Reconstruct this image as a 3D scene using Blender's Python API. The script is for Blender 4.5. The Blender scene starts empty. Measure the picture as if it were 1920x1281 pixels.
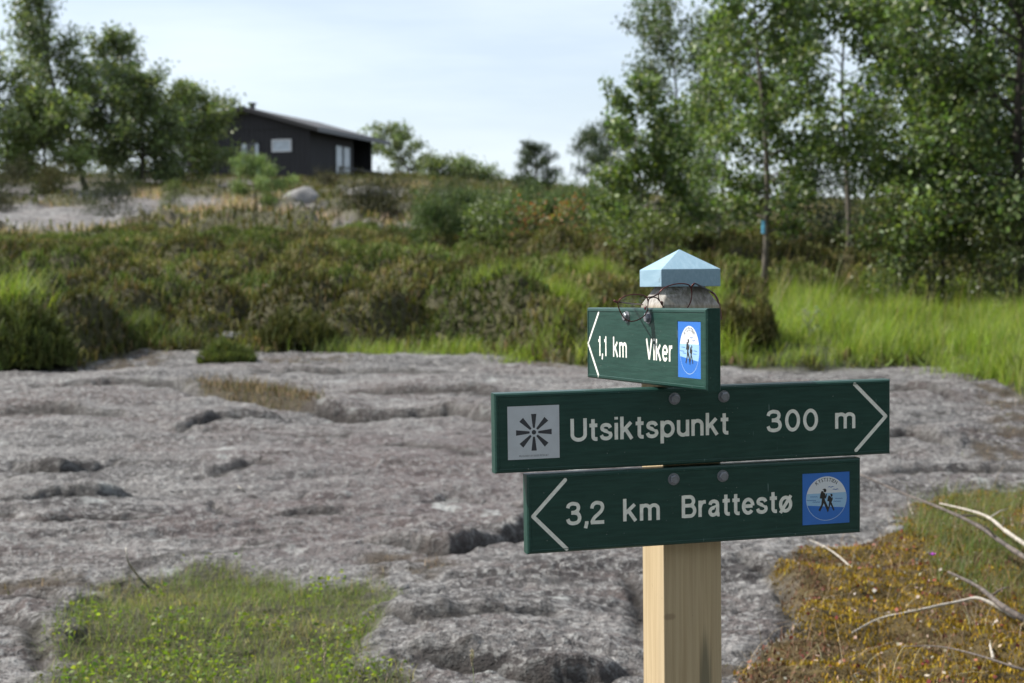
import bpy, bmesh, math, random
import numpy as np
from mathutils import Vector, Matrix

# ------------------------------------------------------------------ camera, sky, sun, exposure
sc = bpy.context.scene
EYE = 1.25
F = 2666.67                      # focal length in photograph pixels (50 mm on 36 mm)
PITCH = math.atan((640.5 - 505) / F)
cam = bpy.data.cameras.new('camera')
cam.lens = 50; cam.sensor_width = 36; cam.clip_start = .05; cam.clip_end = 8000
cam.dof.use_dof = True; cam.dof.focus_distance = 2.23; cam.dof.aperture_fstop = 7.5
co = bpy.data.objects.new('camera', cam); sc.collection.objects.link(co)
co.location = (0, 0, EYE); co.rotation_euler = (math.pi / 2 - PITCH, 0, 0)
sc.camera = co

SUN_EL = math.radians(46)
SUN_AZ = math.atan2(-.97, .22)   # direction to the sun, clockwise from +Y
S = Vector((math.sin(SUN_AZ) * math.cos(SUN_EL), math.cos(SUN_AZ) * math.cos(SUN_EL), math.sin(SUN_EL)))
sl = bpy.data.lights.new('sun', 'SUN'); sl.energy = 5.0; sl.angle = math.radians(.55); sl.color = (1, .95, .87)
so = bpy.data.objects.new('sun', sl); sc.collection.objects.link(so)
so.rotation_euler = (-S).to_track_quat('-Z', 'Y').to_euler()
w = bpy.data.worlds.new('World'); sc.world = w; w.use_nodes = True
nt = w.node_tree; N = nt.nodes; L = nt.links
sky = N.new('ShaderNodeTexSky'); sky.sky_type = 'NISHITA'; sky.sun_disc = False
sky.sun_elevation = SUN_EL; sky.sun_rotation = SUN_AZ; sky.air_density = 1.0; sky.dust_density = 1.5; sky.ozone_density = 1.0
tc = N.new('ShaderNodeTexCoord'); mp = N.new('ShaderNodeMapping'); mp.inputs['Scale'].default_value = (1.3, 1.3, 9)
mp.inputs['Rotation'].default_value = (0, .06, 0)
nz = N.new('ShaderNodeTexNoise'); nz.inputs['Scale'].default_value = 2.2; nz.inputs['Detail'].default_value = 6; nz.inputs['Roughness'].default_value = .55
cr = N.new('ShaderNodeMapRange'); cr.inputs[1].default_value = .36; cr.inputs[2].default_value = .72; cr.inputs[3].default_value = .45; cr.inputs[4].default_value = .82
mx = N.new('ShaderNodeMix'); mx.data_type = 'RGBA'; mx.inputs[7].default_value = (7.0, 7.75, 8.6, 1)
L.new(tc.outputs['Generated'], mp.inputs[0]); L.new(mp.outputs[0], nz.inputs['Vector']); L.new(nz.outputs[0], cr.inputs[0])
L.new(cr.outputs[0], mx.inputs[0]); L.new(sky.outputs[0], mx.inputs[6])
bg = N['Background']; bg.inputs[1].default_value = .1
L.new(mx.outputs[2], bg.inputs[0])
sc.view_settings.view_transform = 'Standard'; sc.view_settings.look = 'None'
sc.view_settings.exposure = .58; sc.view_settings.gamma = 1
sc.render.engine = 'CYCLES'
sc.cycles.max_bounces = 6; sc.cycles.diffuse_bounces = 3; sc.cycles.glossy_bounces = 3
sc.cycles.transmission_bounces = 4; sc.cycles.transparent_max_bounces = 12
sc.cycles.use_denoising = True; sc.cycles.sample_clamp_indirect = 8

rng = np.random.default_rng(7)
CP, SP = math.cos(PITCH), math.sin(PITCH)
col = sc.collection

# ------------------------------------------------------------------ pixel helpers
def ray(u, v):
    x = (u - 960) / F; y = (640.5 - v) / F
    return np.array([x, CP + y * SP, -SP + y * CP])
def at(u, v, d):
    """point on the ray of pixel (u,v) at forward distance d (world y)"""
    r = ray(u, v); r = r * (d / r[1])
    return Vector((r[0], r[1], r[2] + EYE))
def on_plane(u, v, o, n):
    r = Vector(ray(u, v)); c = Vector((0, 0, EYE)); o = Vector(o); n = Vector(n)
    return c + r * ((o - c).dot(n) / r.dot(n))

# ------------------------------------------------------------------ noise
_perm = np.random.default_rng(3).permutation(256)
_perm = np.concatenate([_perm, _perm, _perm])
_gr = np.random.default_rng(4).uniform(0, 2 * np.pi, 256)
_gx, _gy = np.cos(_gr), np.sin(_gr)
def perlin(x, y, seed=0):
    x = np.asarray(x, float) + seed * 17.31; y = np.asarray(y, float) + seed * 9.77
    xi = np.floor(x).astype(int); yi = np.floor(y).astype(int)
    xf = x - xi; yf = y - yi
    u = xf * xf * xf * (xf * (xf * 6 - 15) + 10); v = yf * yf * yf * (yf * (yf * 6 - 15) + 10)
    def g(ix, iy, dx, dy):
        h = _perm[_perm[ix & 255] + (iy & 255)]
        return _gx[h] * dx + _gy[h] * dy
    a = g(xi, yi, xf, yf); b = g(xi + 1, yi, xf - 1, yf)
    c = g(xi, yi + 1, xf, yf - 1); d = g(xi + 1, yi + 1, xf - 1, yf - 1)
    return ((a * (1 - u) + b * u) * (1 - v) + (c * (1 - u) + d * u) * v) * 1.4
def fbm(x, y, o=4, seed=0, gain=.5):
    s = 0; a = 1; t = 0
    for i in range(o):
        s = s + a * perlin(x * 2 ** i, y * 2 ** i, seed + i * 3); t += a; a *= gain
    return s / t
def rdg(x, y, s): return .6 * (1 - 2.2 * np.abs(perlin(x, y, s))) * .6 + .4 * perlin(x * 2.1, y * 2.1, s + 5)
def cells(x, y, seed=0):
    """distance to the nearest jittered cell centre, 0..~1"""
    xi = np.floor(x).astype(int); yi = np.floor(y).astype(int); best = np.full(np.shape(x), 9.); rnd = np.zeros(np.shape(x))
    for a in (-1, 0, 1):
        for b in (-1, 0, 1):
            hx = _perm[_perm[(xi + a + seed * 7) & 255] + ((yi + b) & 255)]; hy = _perm[_perm[(xi + a) & 255] + ((yi + b + 37 + seed) & 255)]
            d = np.hypot(xi + a + .15 + .7 * hx / 255 - x, yi + b + .15 + .7 * hy / 255 - y); k = d < best; best = np.where(k, d, best); rnd = np.where(k, hx / 255, rnd)
    return best, rnd
def sstep(a, b, x):
    t = np.clip((x - a) / (b - a), 0, 1); return t * t * (3 - 2 * t)

# ------------------------------------------------------------------ mesh helpers
def np_mesh(name, V, Fc, mat, parent=None, cols=None, attrs=None, smooth=False, link=True):
    V = np.ascontiguousarray(V, np.float32); Fc = np.ascontiguousarray(Fc, np.int32)
    me = bpy.data.meshes.new(name)
    n, k = Fc.shape
    me.vertices.add(len(V)); me.vertices.foreach_set('co', V.ravel())
    me.loops.add(n * k); me.loops.foreach_set('vertex_index', Fc.ravel())
    me.polygons.add(n); me.polygons.foreach_set('loop_start', np.arange(0, n * k, k, dtype=np.int32))
    me.polygons.foreach_set('loop_total', np.full(n, k, np.int32))
    if smooth: me.polygons.foreach_set('use_smooth', np.ones(n, bool))
    if cols is not None:
        a = me.attributes.new('col', 'FLOAT_COLOR', 'POINT')
        c = np.ones((len(V), 4), np.float32); c[:, :3] = cols; a.data.foreach_set('color', c.ravel())
    for kx, vx in (attrs or {}).items():
        a = me.attributes.new(kx, 'FLOAT', 'POINT'); a.data.foreach_set('value', np.ascontiguousarray(vx, np.float32))
    me.update(calc_edges=True); me.validate()
    if mat: me.materials.append(mat)
    if not link: return me
    o = bpy.data.objects.new(name, me); col.objects.link(o)
    if parent: o.parent = parent
    return o
def py_mesh(name, V, Fc, mats, parent=None, smooth=False, midx=None):
    me = bpy.data.meshes.new(name)
    me.from_pydata([tuple(v) for v in V], [], [tuple(f) for f in Fc])
    if not isinstance(mats, (list, tuple)): mats = [mats]
    for m in mats: me.materials.append(m)
    if midx: me.polygons.foreach_set('material_index', midx)
    if smooth: me.polygons.foreach_set('use_smooth', [True] * len(me.polygons))
    me.update()
    o = bpy.data.objects.new(name, me); col.objects.link(o)
    if parent: o.parent = parent
    return o
class MB:
    def __init__(s): s.V = []; s.F = []
    def add(s, V, Fc):
        b = len(s.V); s.V += [tuple(v) for v in V]; s.F += [tuple(i + b for i in f) for f in Fc]
    def box(s, a, b, M=None):
        V = [Vector((x, y, z)) for z in (a[2], b[2]) for y in (a[1], b[1]) for x in (a[0], b[0])]
        if M is not None: V = [M @ v for v in V]
        s.add(V, [(0, 2, 3, 1), (4, 5, 7, 6), (0, 1, 5, 4), (1, 3, 7, 5), (3, 2, 6, 7), (2, 0, 4, 6)])
    def tube(s, P, R, k=6, cap=True):
        P = [Vector(p) for p in P]; n = len(P); V = []; up = Vector((.13, .21, 1)).normalized()
        for i in range(n):
            t = (P[min(i + 1, n - 1)] - P[max(i - 1, 0)]).normalized()
            a = t.cross(up)
            if a.length < .05: a = t.cross(Vector((1, 0, 0)))
            a.normalize(); b = t.cross(a)
            r = R[i] if hasattr(R, '__len__') else R
            rx, ry = r if isinstance(r, tuple) else (r, r)
            for j in range(k):
                q = 2 * math.pi * j / k; V.append(P[i] + a * (rx * math.cos(q)) + b * (ry * math.sin(q)))
        Fc = [(i * k + j, i * k + (j + 1) % k, (i + 1) * k + (j + 1) % k, (i + 1) * k + j) for i in range(n - 1) for j in range(k)]
        if cap: Fc += [tuple(range(k - 1, -1, -1)), tuple((n - 1) * k + j for j in range(k))]
        s.add(V, Fc)
    def build(s, name, mat, parent=None, smooth=False): return py_mesh(name, s.V, s.F, mat, parent, smooth)
def tag(o, label=None, cat=None, group=None, kind=None):
    for k, v in (('label', label), ('category', cat), ('group', group), ('kind', kind)):
        if v: o[k] = v
    return o
def thing(name, label, cat, loc, rz=0, group=None):
    o = bpy.data.objects.new(name, None); col.objects.link(o); o.location = loc; o.rotation_euler = (0, 0, rz)
    o.empty_display_size = .1
    return tag(o, label, cat, group)
def bevel(o, wd, seg=2):
    bm = bmesh.new(); bm.from_mesh(o.data)
    bmesh.ops.bevel(bm, geom=[e for e in bm.edges if e.calc_face_angle(0) > .5], offset=wd, segments=seg, affect='EDGES', profile=.5)
    bm.to_mesh(o.data); bm.free(); return o

# ------------------------------------------------------------------ materials
def newmat(name):
    m = bpy.data.materials.new(name); m.use_nodes = True
    nt = m.node_tree; return m, nt.nodes, nt.links, nt.nodes['Principled BSDF']
def ramp(N, stops):
    r = N.new('ShaderNodeValToRGB'); e = r.color_ramp.elements
    while len(e) < len(stops): e.new(.5)
    for i, (p, c) in enumerate(stops): e[i].position = p; e[i].color = (*c, 1)
    return r
def noise(N, L, vec, scale, detail=4, rough=.55, dist=0):
    n = N.new('ShaderNodeTexNoise'); n.inputs['Scale'].default_value = scale; n.inputs['Detail'].default_value = detail
    n.inputs['Roughness'].default_value = rough; n.inputs['Distortion'].default_value = dist
    if vec is not None: L.new(vec, n.inputs['Vector'])
    return n
def mapping(N, L, scale=(1, 1, 1), rot=(0, 0, 0), loc=(0, 0, 0)):
    t = N.new('ShaderNodeTexCoord'); m = N.new('ShaderNodeMapping'); m.inputs['Scale'].default_value = scale
    m.inputs['Rotation'].default_value = rot; m.inputs['Location'].default_value = loc
    L.new(t.outputs['Object'], m.inputs[0]); return m.outputs[0]
def mixc(N, L, f, a, b):
    m = N.new('ShaderNodeMix'); m.data_type = 'RGBA'
    for s, i in ((f, 0), (a, 6), (b, 7)):
        if isinstance(s, (int, float)): m.inputs[i].default_value = s
        elif isinstance(s, tuple): m.inputs[i].default_value = (*s, 1)
        else: L.new(s, m.inputs[i])
    return m.outputs[2]
def rng_map(N, L, v, a, b, c=0., d=1.):
    m = N.new('ShaderNodeMapRange'); m.interpolation_type = 'SMOOTHSTEP'
    for i, x in enumerate((a, b, c, d)): m.inputs[i + 1].default_value = x
    L.new(v, m.inputs[0]); return m.outputs[0]
def bump(N, L, h, strength, dist, nrm=None):
    b = N.new('ShaderNodeBump'); b.inputs['Strength'].default_value = strength; b.inputs['Distance'].default_value = dist
    L.new(h, b.inputs['Height'])
    if nrm is not None: L.new(nrm, b.inputs['Normal'])
    return b.outputs[0]
def plain(name, c, rough=.6, metal=0, var=.25, scale=30, bmp=.0, spec=.5):
    m, N, L, P = newmat(name)
    n = noise(N, L, mapping(N, L), scale, 5)
    lo = tuple(x * (1 - var) for x in c); hi = tuple(min(1, x * (1 + var)) for x in c)
    L.new(ramp(N, [(.3, lo), (.7, hi)]).inputs[0], n.outputs[0]) if False else None
    r = ramp(N, [(.3, lo), (.7, hi)]); L.new(n.outputs[0], r.inputs[0]); L.new(r.outputs[0], P.inputs['Base Color'])
    P.inputs['Roughness'].default_value = rough; P.inputs['Metallic'].default_value = metal; P.inputs['Specular IOR Level'].default_value = spec
    if bmp: L.new(bump(N, L, n.outputs[0], bmp, .01), P.inputs['Normal'])
    return m
def leafmat(name, trans=.35, rough=.55, gain=1.5, spec=.35):
    m, N, L, P = newmat(name)
    a = N.new('ShaderNodeAttribute'); a.attribute_name = 'col'
    L.new(a.outputs['Color'], P.inputs['Base Color']); P.inputs['Roughness'].default_value = rough
    P.inputs['Specular IOR Level'].default_value = spec
    t = N.new('ShaderNodeBsdfTranslucent'); mu = N.new('ShaderNodeMix'); mu.data_type = 'RGBA'; mu.blend_type = 'MULTIPLY'
    mu.inputs[0].default_value = 1; mu.inputs[7].default_value = (gain * 1.05, gain * 1.1, gain * .6, 1)
    L.new(a.outputs['Color'], mu.inputs[6]); L.new(mu.outputs[2], t.inputs[0])
    x = N.new('ShaderNodeMixShader'); x.inputs[0].default_value = trans
    L.new(P.outputs[0], x.inputs[1]); L.new(t.outputs[0], x.inputs[2]); L.new(x.outputs[0], N['Material Output'].inputs[0])
    return m
M_leaf = leafmat('leaf', .35, .5, 1.6, .6); M_needle = leafmat('needle', .22, .6, 1.3, .25); M_grass = leafmat('grass_blade', .4, .5, 1.7, .3)
M_heath = leafmat('heather_sprig', .2, .75, 1.3, .15); M_moss = leafmat('moss_tuft', .15, .9, 1.2, .05)

def rock_material():
    m, N, L, P = newmat('ground')
    v = mapping(N, L)
    va = mapping(N, L, (.38, 1.8, 1), (0, 0, .12))
    big = noise(N, L, v, .55, 4, .6); mid = noise(N, L, va, 2.6, 6, .62, .4); fine = noise(N, L, v, 22, 5, .7); grit = noise(N, L, v, 75, 3, .7)
    # bare rock: grey to mauve-brown
    base = mixc(N, L, rng_map(N, L, big.outputs[0], .42, .56), (.150, .145, .142), (.118, .096, .092))
    base = mixc(N, L, rng_map(N, L, mid.outputs[0], .44, .60, 0, .85), base, (.27, .26, .252))
    dark = noise(N, L, va, 1.3, 6, .68, .3)
    base = mixc(N, L, rng_map(N, L, dark.outputs[0], .51, .61, 0, .9), base, (.052, .046, .046))
    mv = N.new('ShaderNodeAttribute'); mv.attribute_name = 'mauve'
    base = mixc(N, L, mv.outputs['Fac'], base, (.115, .088, .088))
    sp = rng_map(N, L, fine.outputs[0], .50, .60, 0, .8)
    base = mixc(N, L, sp, base, (.27, .265, .26))
    base = mixc(N, L, rng_map(N, L, grit.outputs[0], .54, .64, 0, .75), base, (.035, .033, .034))
    gr2 = noise(N, L, v, 34, 4, .75, .2)
    sm = N.new('ShaderNodeMath'); sm.operation = 'MULTIPLY_ADD'; L.new(mv.outputs['Fac'], sm.inputs[0]); sm.inputs[1].default_value = -1.; sm.inputs[2].default_value = 1.
    def lich(v_):
        q = N.new('ShaderNodeMath'); q.operation = 'MULTIPLY'; L.new(v_, q.inputs[0]); L.new(sm.outputs[0], q.inputs[1]); q.use_clamp = True; return q.outputs[0]
    base = mixc(N, L, lich(rng_map(N, L, gr2.outputs[0], .49, .58, 0, .68)), base, (.05, .046, .046))
    gr3 = noise(N, L, mapping(N, L, (1, 1, 1), (0, 0, .5), (3, 7, 1)), 28, 4, .75, .2)
    base = mixc(N, L, lich(rng_map(N, L, gr3.outputs[0], .54, .61, 0, .68)), base, (.36, .355, .345))
    # pale lichen rosettes
    vo = N.new('ShaderNodeTexVoronoi'); vo.inputs['Scale'].default_value = 3.2; L.new(v, vo.inputs['Vector'])
    lm = noise(N, L, v, 9, 4, .65); lb = noise(N, L, v, .9, 3)
    mt = N.new('ShaderNodeMath'); mt.operation = 'MULTIPLY'; mt2 = N.new('ShaderNodeMath'); mt2.operation = 'MULTIPLY'
    L.new(rng_map(N, L, vo.outputs['Distance'], .34, .2), mt.inputs[0]); L.new(rng_map(N, L, lm.outputs[0], .46, .58), mt.inputs[1])
    L.new(mt.outputs[0], mt2.inputs[0]); L.new(rng_map(N, L, lb.outputs[0], .47, .6, 0, .85), mt2.inputs[1])
    base = mixc(N, L, mt2.outputs[0], base, (.36, .37, .36))
    at_ = N.new('ShaderNodeAttribute'); at_.attribute_name = 'rock'; cc = N.new('ShaderNodeAttribute'); cc.attribute_name = 'col'
    crk = N.new('ShaderNodeAttribute'); crk.attribute_name = 'crevice_shade'
    base = mixc(N, L, crk.outputs['Fac'], base, (.03, .026, .023))  # shade of ledges and cracks painted into the rock colour
    sn = noise(N, L, v, 16, 5, .7)
    soil = N.new('ShaderNodeMix'); soil.data_type = 'RGBA'; soil.blend_type = 'MULTIPLY'; soil.inputs[0].default_value = 1
    L.new(cc.outputs['Color'], soil.inputs[6]); rr = ramp(N, [(.3, (.45, .45, .45)), (.7, (1.4, 1.4, 1.4))]); L.new(sn.outputs[0], rr.inputs[0]); L.new(rr.outputs[0], soil.inputs[7])
    L.new(mixc(N, L, at_.outputs['Fac'], soil.outputs[2], base), P.inputs['Base Color'])
    P.inputs['Roughness'].default_value = .82; P.inputs['Specular IOR Level'].default_value = .28
    b = bump(N, L, mid.outputs[0], .9, .09)
    b = bump(N, L, fine.outputs[0], 1., .035, b)
    b = bump(N, L, grit.outputs[0], .9, .010, b)
    L.new(b, P.inputs['Normal'])
    return m
M_ground = rock_material()

# ------------------------------------------------------------------ terrain
DL = np.array([4.3, 6, 8, 10, 12, 14, 16, 20, 25, 30, 40, 50, 60, 75, 85, 100])
YL = np.array([1281, 1060, 915, 815, 745, 695, 655, 595, 535, 482, 428, 397, 367, 345, 337, 338])
YR = np.array([1281, 1060, 915, 815, 745, 697, 655, 590, 530, 492, 448, 424, 408, 393, 386, 380])
def ztab(Y): return EYE + DL * (505 - Y) / F
ZL, ZR = ztab(YL), ztab(YR); ZL[0] = ZR[0] = 0
DX = np.concatenate([[-200, 0], DL, [150, 300, 700, 4000]])
ZL = np.concatenate([[0, 0], ZL, [7.4, 4, 0, 0]]); ZR = np.concatenate([[0, 0], ZR, [6.5, 3, 0, 0]])
def base_z(x, y):
    x = np.asarray(x, float); y = np.asarray(y, float)
    wr = sstep(-.08, .17, x / np.maximum(y, 4))
    return np.interp(y, DX, ZL) * (1 - wr) + np.interp(y, DX, ZR) * wr
_T = np.concatenate([np.arange(2.5, 30, .02), np.arange(30, 140, .1)])
def hit(u, v):
    """where the ray of a photograph pixel meets the smooth ground"""
    r = ray(u, v); t = _T / r[1]
    x, y, z = r[0] * t, r[1] * t, EYE + r[2] * t
    k = np.nonzero(z < base_z(x, y))[0]
    i = k[0] if len(k) else len(t) - 1
    return np.array([x[i], y[i]])
def wpoly(P): return np.array([hit(u, v) for u, v in P])
def inpoly(x, y, P):
    c = np.zeros(np.shape(x), bool); n = len(P)
    for i in range(n):
        x1, y1 = P[i]; x2, y2 = P[(i + 1) % n]
        k = ((y1 > y) != (y2 > y))
        c ^= k & (x < (x2 - x1) * (y - y1) / (y2 - y1 + 1e-12) + x1)
    return c
def pdist(x, y, P, closed=False):
    """distance to a polyline, signed + on its left side"""
    P = np.asarray(P, float); n = len(P); best = np.full(np.shape(x), 1e9); sg = np.ones(np.shape(x)); tt = np.zeros(np.shape(x))
    for i in range(n if closed else n - 1):
        a, b = P[i], P[(i + 1) % n]; d = b - a; l2 = d @ d + 1e-12
        t = np.clip(((x - a[0]) * d[0] + (y - a[1]) * d[1]) / l2, 0, 1)
        q = np.hypot(x - a[0] - t * d[0], y - a[1] - t * d[1])
        k = q < best; best = np.where(k, q, best)
        sg = np.where(k, np.sign(d[0] * (y - a[1]) - d[1] * (x - a[0])), sg); tt = np.where(k, (i + t) / (n - 1 + closed), tt)
    return best, sg, tt
def soft(x, y, P, wd):
    """soft polygon mask with a ragged edge"""
    d, _, _ = pdist(x, y, P, True); ins = inpoly(x, y, P)
    s = np.where(ins, d, -d)
    return sstep(-wd, wd, s + fbm(x * 4, y * 4, 3, 11) * wd * 1.6)

EDGE = [(-400, 700), (0, 692), (130, 690), (200, 676), (260, 661), (480, 659), (640, 660), (800, 657), (930, 664), (1040, 684), (1100, 688),
        (1350, 690), (1760, 692), (1850, 716), (1920, 746), (2300, 800)]
EW = wpoly(EDGE); EU = EW[:, 0] / EW[:, 1]; ED = EW[:, 1]
P_grass = wpoly([(118, 1135), (200, 1088), (330, 1064), (440, 1064), (560, 1087), (690, 1092), (728, 1108), (705, 1150), (682, 1200), (705, 1250), (740, 1320), (110, 1330), (95, 1230)])
P_moss = wpoly([(1330, 1400), (1425, 1235), (1505, 1195), (1485, 1130), (1440, 1085), (1530, 1042), (1640, 1030), (1690, 985), (1750, 935), (1920, 925), (2250, 930), (2300, 1400)])
P_mgrass = wpoly([(1690, 975), (1760, 940), (1920, 930), (2200, 940), (2200, 1150), (1900, 1150), (1800, 1110), (1720, 1030)])
P_pocket = wpoly([(360, 737), (400, 716), (480, 716), (560, 731), (615, 765), (560, 772), (450, 757)])
P_bits = [wpoly(p) for p in ([(-60, 1075), (90, 1072), (190, 1085), (110, 1110), (-60, 1095)], [(690, 1045), (790, 1035), (840, 1070), (760, 1100), (700, 1098)],
          [(480, 672), (690, 678), (650, 690), (500, 684)], [(1830, 730), (2000, 740), (2050, 860), (1860, 870), (1800, 850), (1880, 800)], [(940, 662), (1100, 672), (1110, 694), (1000, 690)],
          [(180, 655), (330, 655), (300, 680), (180, 690)], [(1320, 1240), (1420, 1225), (1440, 1300), (1330, 1310)])]
P_mauve = wpoly([(430, 850), (600, 805), (930, 790), (1150, 800), (1260, 900), (1010, 965), (860, 1000), (690, 1060), (520, 1060), (330, 1020), (300, 985), (440, 940)])
P_rgrass = wpoly([(1090, 690), (1130, 640), (1370, 590), (1640, 565), (1920, 545), (2300, 540), (2300, 790), (1920, 744), (1850, 714), (1760, 691), (1350, 689)])
P_rocks = [wpoly(p) for p in ([(-200, 352), (160, 350), (290, 372), (420, 375), (410, 398), (300, 402), (250, 395), (140, 382), (-200, 388)],
          [(-200, 394), (140, 391), (200, 409), (330, 405), (430, 417), (260, 424), (180, 438), (-200, 442)], [(-200, 457), (160, 455), (170, 468), (-200, 474)],
          [(595, 438), (640, 424), (780, 441), (770, 457), (650, 455)], [(640, 362), (720, 363), (765, 378), (700, 386), (640, 376)],
          [(535, 372), (585, 376), (590, 395), (540, 392)], [(70, 341), (240, 345), (330, 350), (90, 349)], [(340, 352), (470, 345), (540, 354), (420, 362)],
          [(900, 392), (990, 396), (1060, 400), (960, 410)], [(1585, 425), (1640, 418), (1640, 432), (1590, 436)], [(1240, 408), (1350, 405), (1340, 418)])]
P_straw = [wpoly(p) for p in ([(300, 402), (430, 384), (560, 402), (640, 418), (600, 436), (480, 418), (380, 416)], [(690, 418), (760, 420), (770, 438), (700, 430)],
          [(240, 362), (300, 362), (310, 378), (250, 376)], [(0, 446), (300, 428), (420, 420), (400, 432), (200, 450), (0, 456)])]

# ledges and cracks of the bare rock, traced on the ground: (pixels, step height, reach, crack depth)
LEDGES = [([(300, 722), (420, 752), (560, 770), (700, 778), (830, 778), (900, 798), (1010, 806)], .075, .5, .05),
          ([(330, 800), (420, 790), (540, 782)], .05, .35, .03), ([(0, 885), (90, 893), (190, 880)], .07, .4, .04), ([(0, 950), (80, 945), (180, 940), (260, 930)], .06, .35, .035),
          ([(-40, 775), (120, 772), (230, 785)], .06, .4, .03), ([(670, 1032), (760, 1040), (850, 1046), (935, 1020), (1010, 985), (1100, 962)], .05, .4, .04),
          ([(0, 1000), (160, 985), (330, 978)], .03, .3, .02), ([(500, 965), (640, 962)], .025, .2, .02), ([(400, 905), (480, 880), (530, 885)], .03, .25, .02),
          ([(700, 1165), (760, 1195), (850, 1180), (960, 1165), (1060, 1150)], .03, .2, .02), ([(740, 1245), (880, 1262), (1000, 1272), (1130, 1262), (1190, 1240)], .05, .25, .03),
          ([(1180, 1090), (1210, 1120), (1190, 1200)], .03, .2, .02), ([(1370, 1060), (1460, 1080), (1490, 1130), (1480, 1190), (1390, 1230)], .05, .25, .02),
          ([(1360, 715), (1500, 730), (1700, 730), (1800, 745)], .05, .5, .03), ([(1620, 830), (1700, 822), (1780, 842)], .06, .4, .03), ([(1620, 905), (1740, 890), (1860, 880), (1960, 890)], .04, .3, .02),
          ([(600, 840), (760, 830), (900, 850)], .02, .3, .01), ([(0, 1110), (60, 1115), (110, 1130)], .05, .2, .02), ([(-20, 1170), (60, 1185), (90, 1235)], .04, .2, .02),
          ([(90, 730), (260, 727), (370, 733)], .05, .4, .03), ([(600, 735), (800, 742), (1000, 745)], .05, .5, .02), ([(420, 700), (640, 697), (900, 703)], .04, .5, .02)]
LEDGES = [(wpoly(p), h, r, c) for p, h, r, c in LEDGES]

def zones(x, y):
    u = x / np.maximum(y, .5); n1 = fbm(x * 1.2, y * 1.2, 3, 5)
    de = np.interp(np.clip(u, EU[0], EU[-1]), EU, ED)
    de = np.where(y < 2, 9, de)
    front = sstep(.18, -.18, y - de + n1 * .3)
    z = {}
    g = soft(x, y, P_grass, .10); mo = soft(x, y, P_moss, .06); po = soft(x, y, P_pocket, .1)
    bits = 0
    for p in P_bits: bits = np.maximum(bits, soft(x, y, p, .08))
    bits = bits * sstep(-.12, .12, fbm(x * 5, y * 5, 3, 77) + .06)
    z['front'] = front; z['grass'] = g * front; z['moss'] = mo * front * (1 - g); z['mgrass'] = soft(x, y, P_mgrass, .15) * mo * front
    z['pocket'] = po * front; z['bits'] = bits * front * .85
    rk = 0
    for p in P_rocks: rk = np.maximum(rk, soft(x, y, p, .35))
    far = sstep(34, 44, y) * sstep(.12, .32, fbm(x * .16, y * .11, 3, 21)) * sstep(140, 100, y)
    st = 0
    for p in P_straw: st = np.maximum(st, soft(x, y, p, .3))
    rg = soft(x, y, P_rgrass, .35)
    rk = np.maximum(rk, far) * (1 - st)
    z['rise'] = np.where(front > .999, 0, sstep(.0, 1.1, y - de + n1 * .3))
    z['rgrass'] = rg * (1 - front); z['straw'] = np.maximum(st, sstep(36, 44, y) * sstep(.1, .3, fbm(x * .2 + 9, y * .16, 3, 31)) * (1 - rk)) * (1 - front)
    z['rock'] = np.maximum(front * (1 - np.maximum.reduce([g, mo, po, z['bits']])), (1 - front) * rk)
    z['heath'] = (1 - front) * (1 - rk) * (1 - z['straw']) * (1 - z['rgrass'])
    return z
def mound(x, y, z):
    wx = x + .25 * perlin(x * 1.1, y * 1.1, 46); wy = y + .25 * perlin(x * 1.1, y * 1.1, 47)
    d1, r1 = cells(wx * .95, wy * .75, 1); d2, r2 = cells(wx * 2.3, wy * 2.0, 2)
    h = np.sqrt(np.clip(1 - (d1 / .62) ** 2, 0, 1)) * (.45 + .75 * r1) * .75 + .28 * np.sqrt(np.clip(1 - (d2 / .75) ** 2, 0, 1)) * (.4 + r2)
    near = (sstep(60, 30, y) * .55 + .45) * (1 - .5 * sstep(24, 29, y) * sstep(40, 33, y) * sstep(.03, -.05, x / np.maximum(y, 1)))
    return z['rise'] * z['heath'] * near * (.04 + .66 * h + .34 * fbm(x * .28, y * .28, 2, 8)) + z['rise'] * z['rgrass'] * (.04 + .10 * h) + z['straw'] * .04
def cushion(x, y):
    wx = x + .25 * perlin(x * 1.1, y * 1.1, 46); wy = y + .25 * perlin(x * 1.1, y * 1.1, 47)
    return cells(wx * .95, wy * .75, 1)
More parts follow.
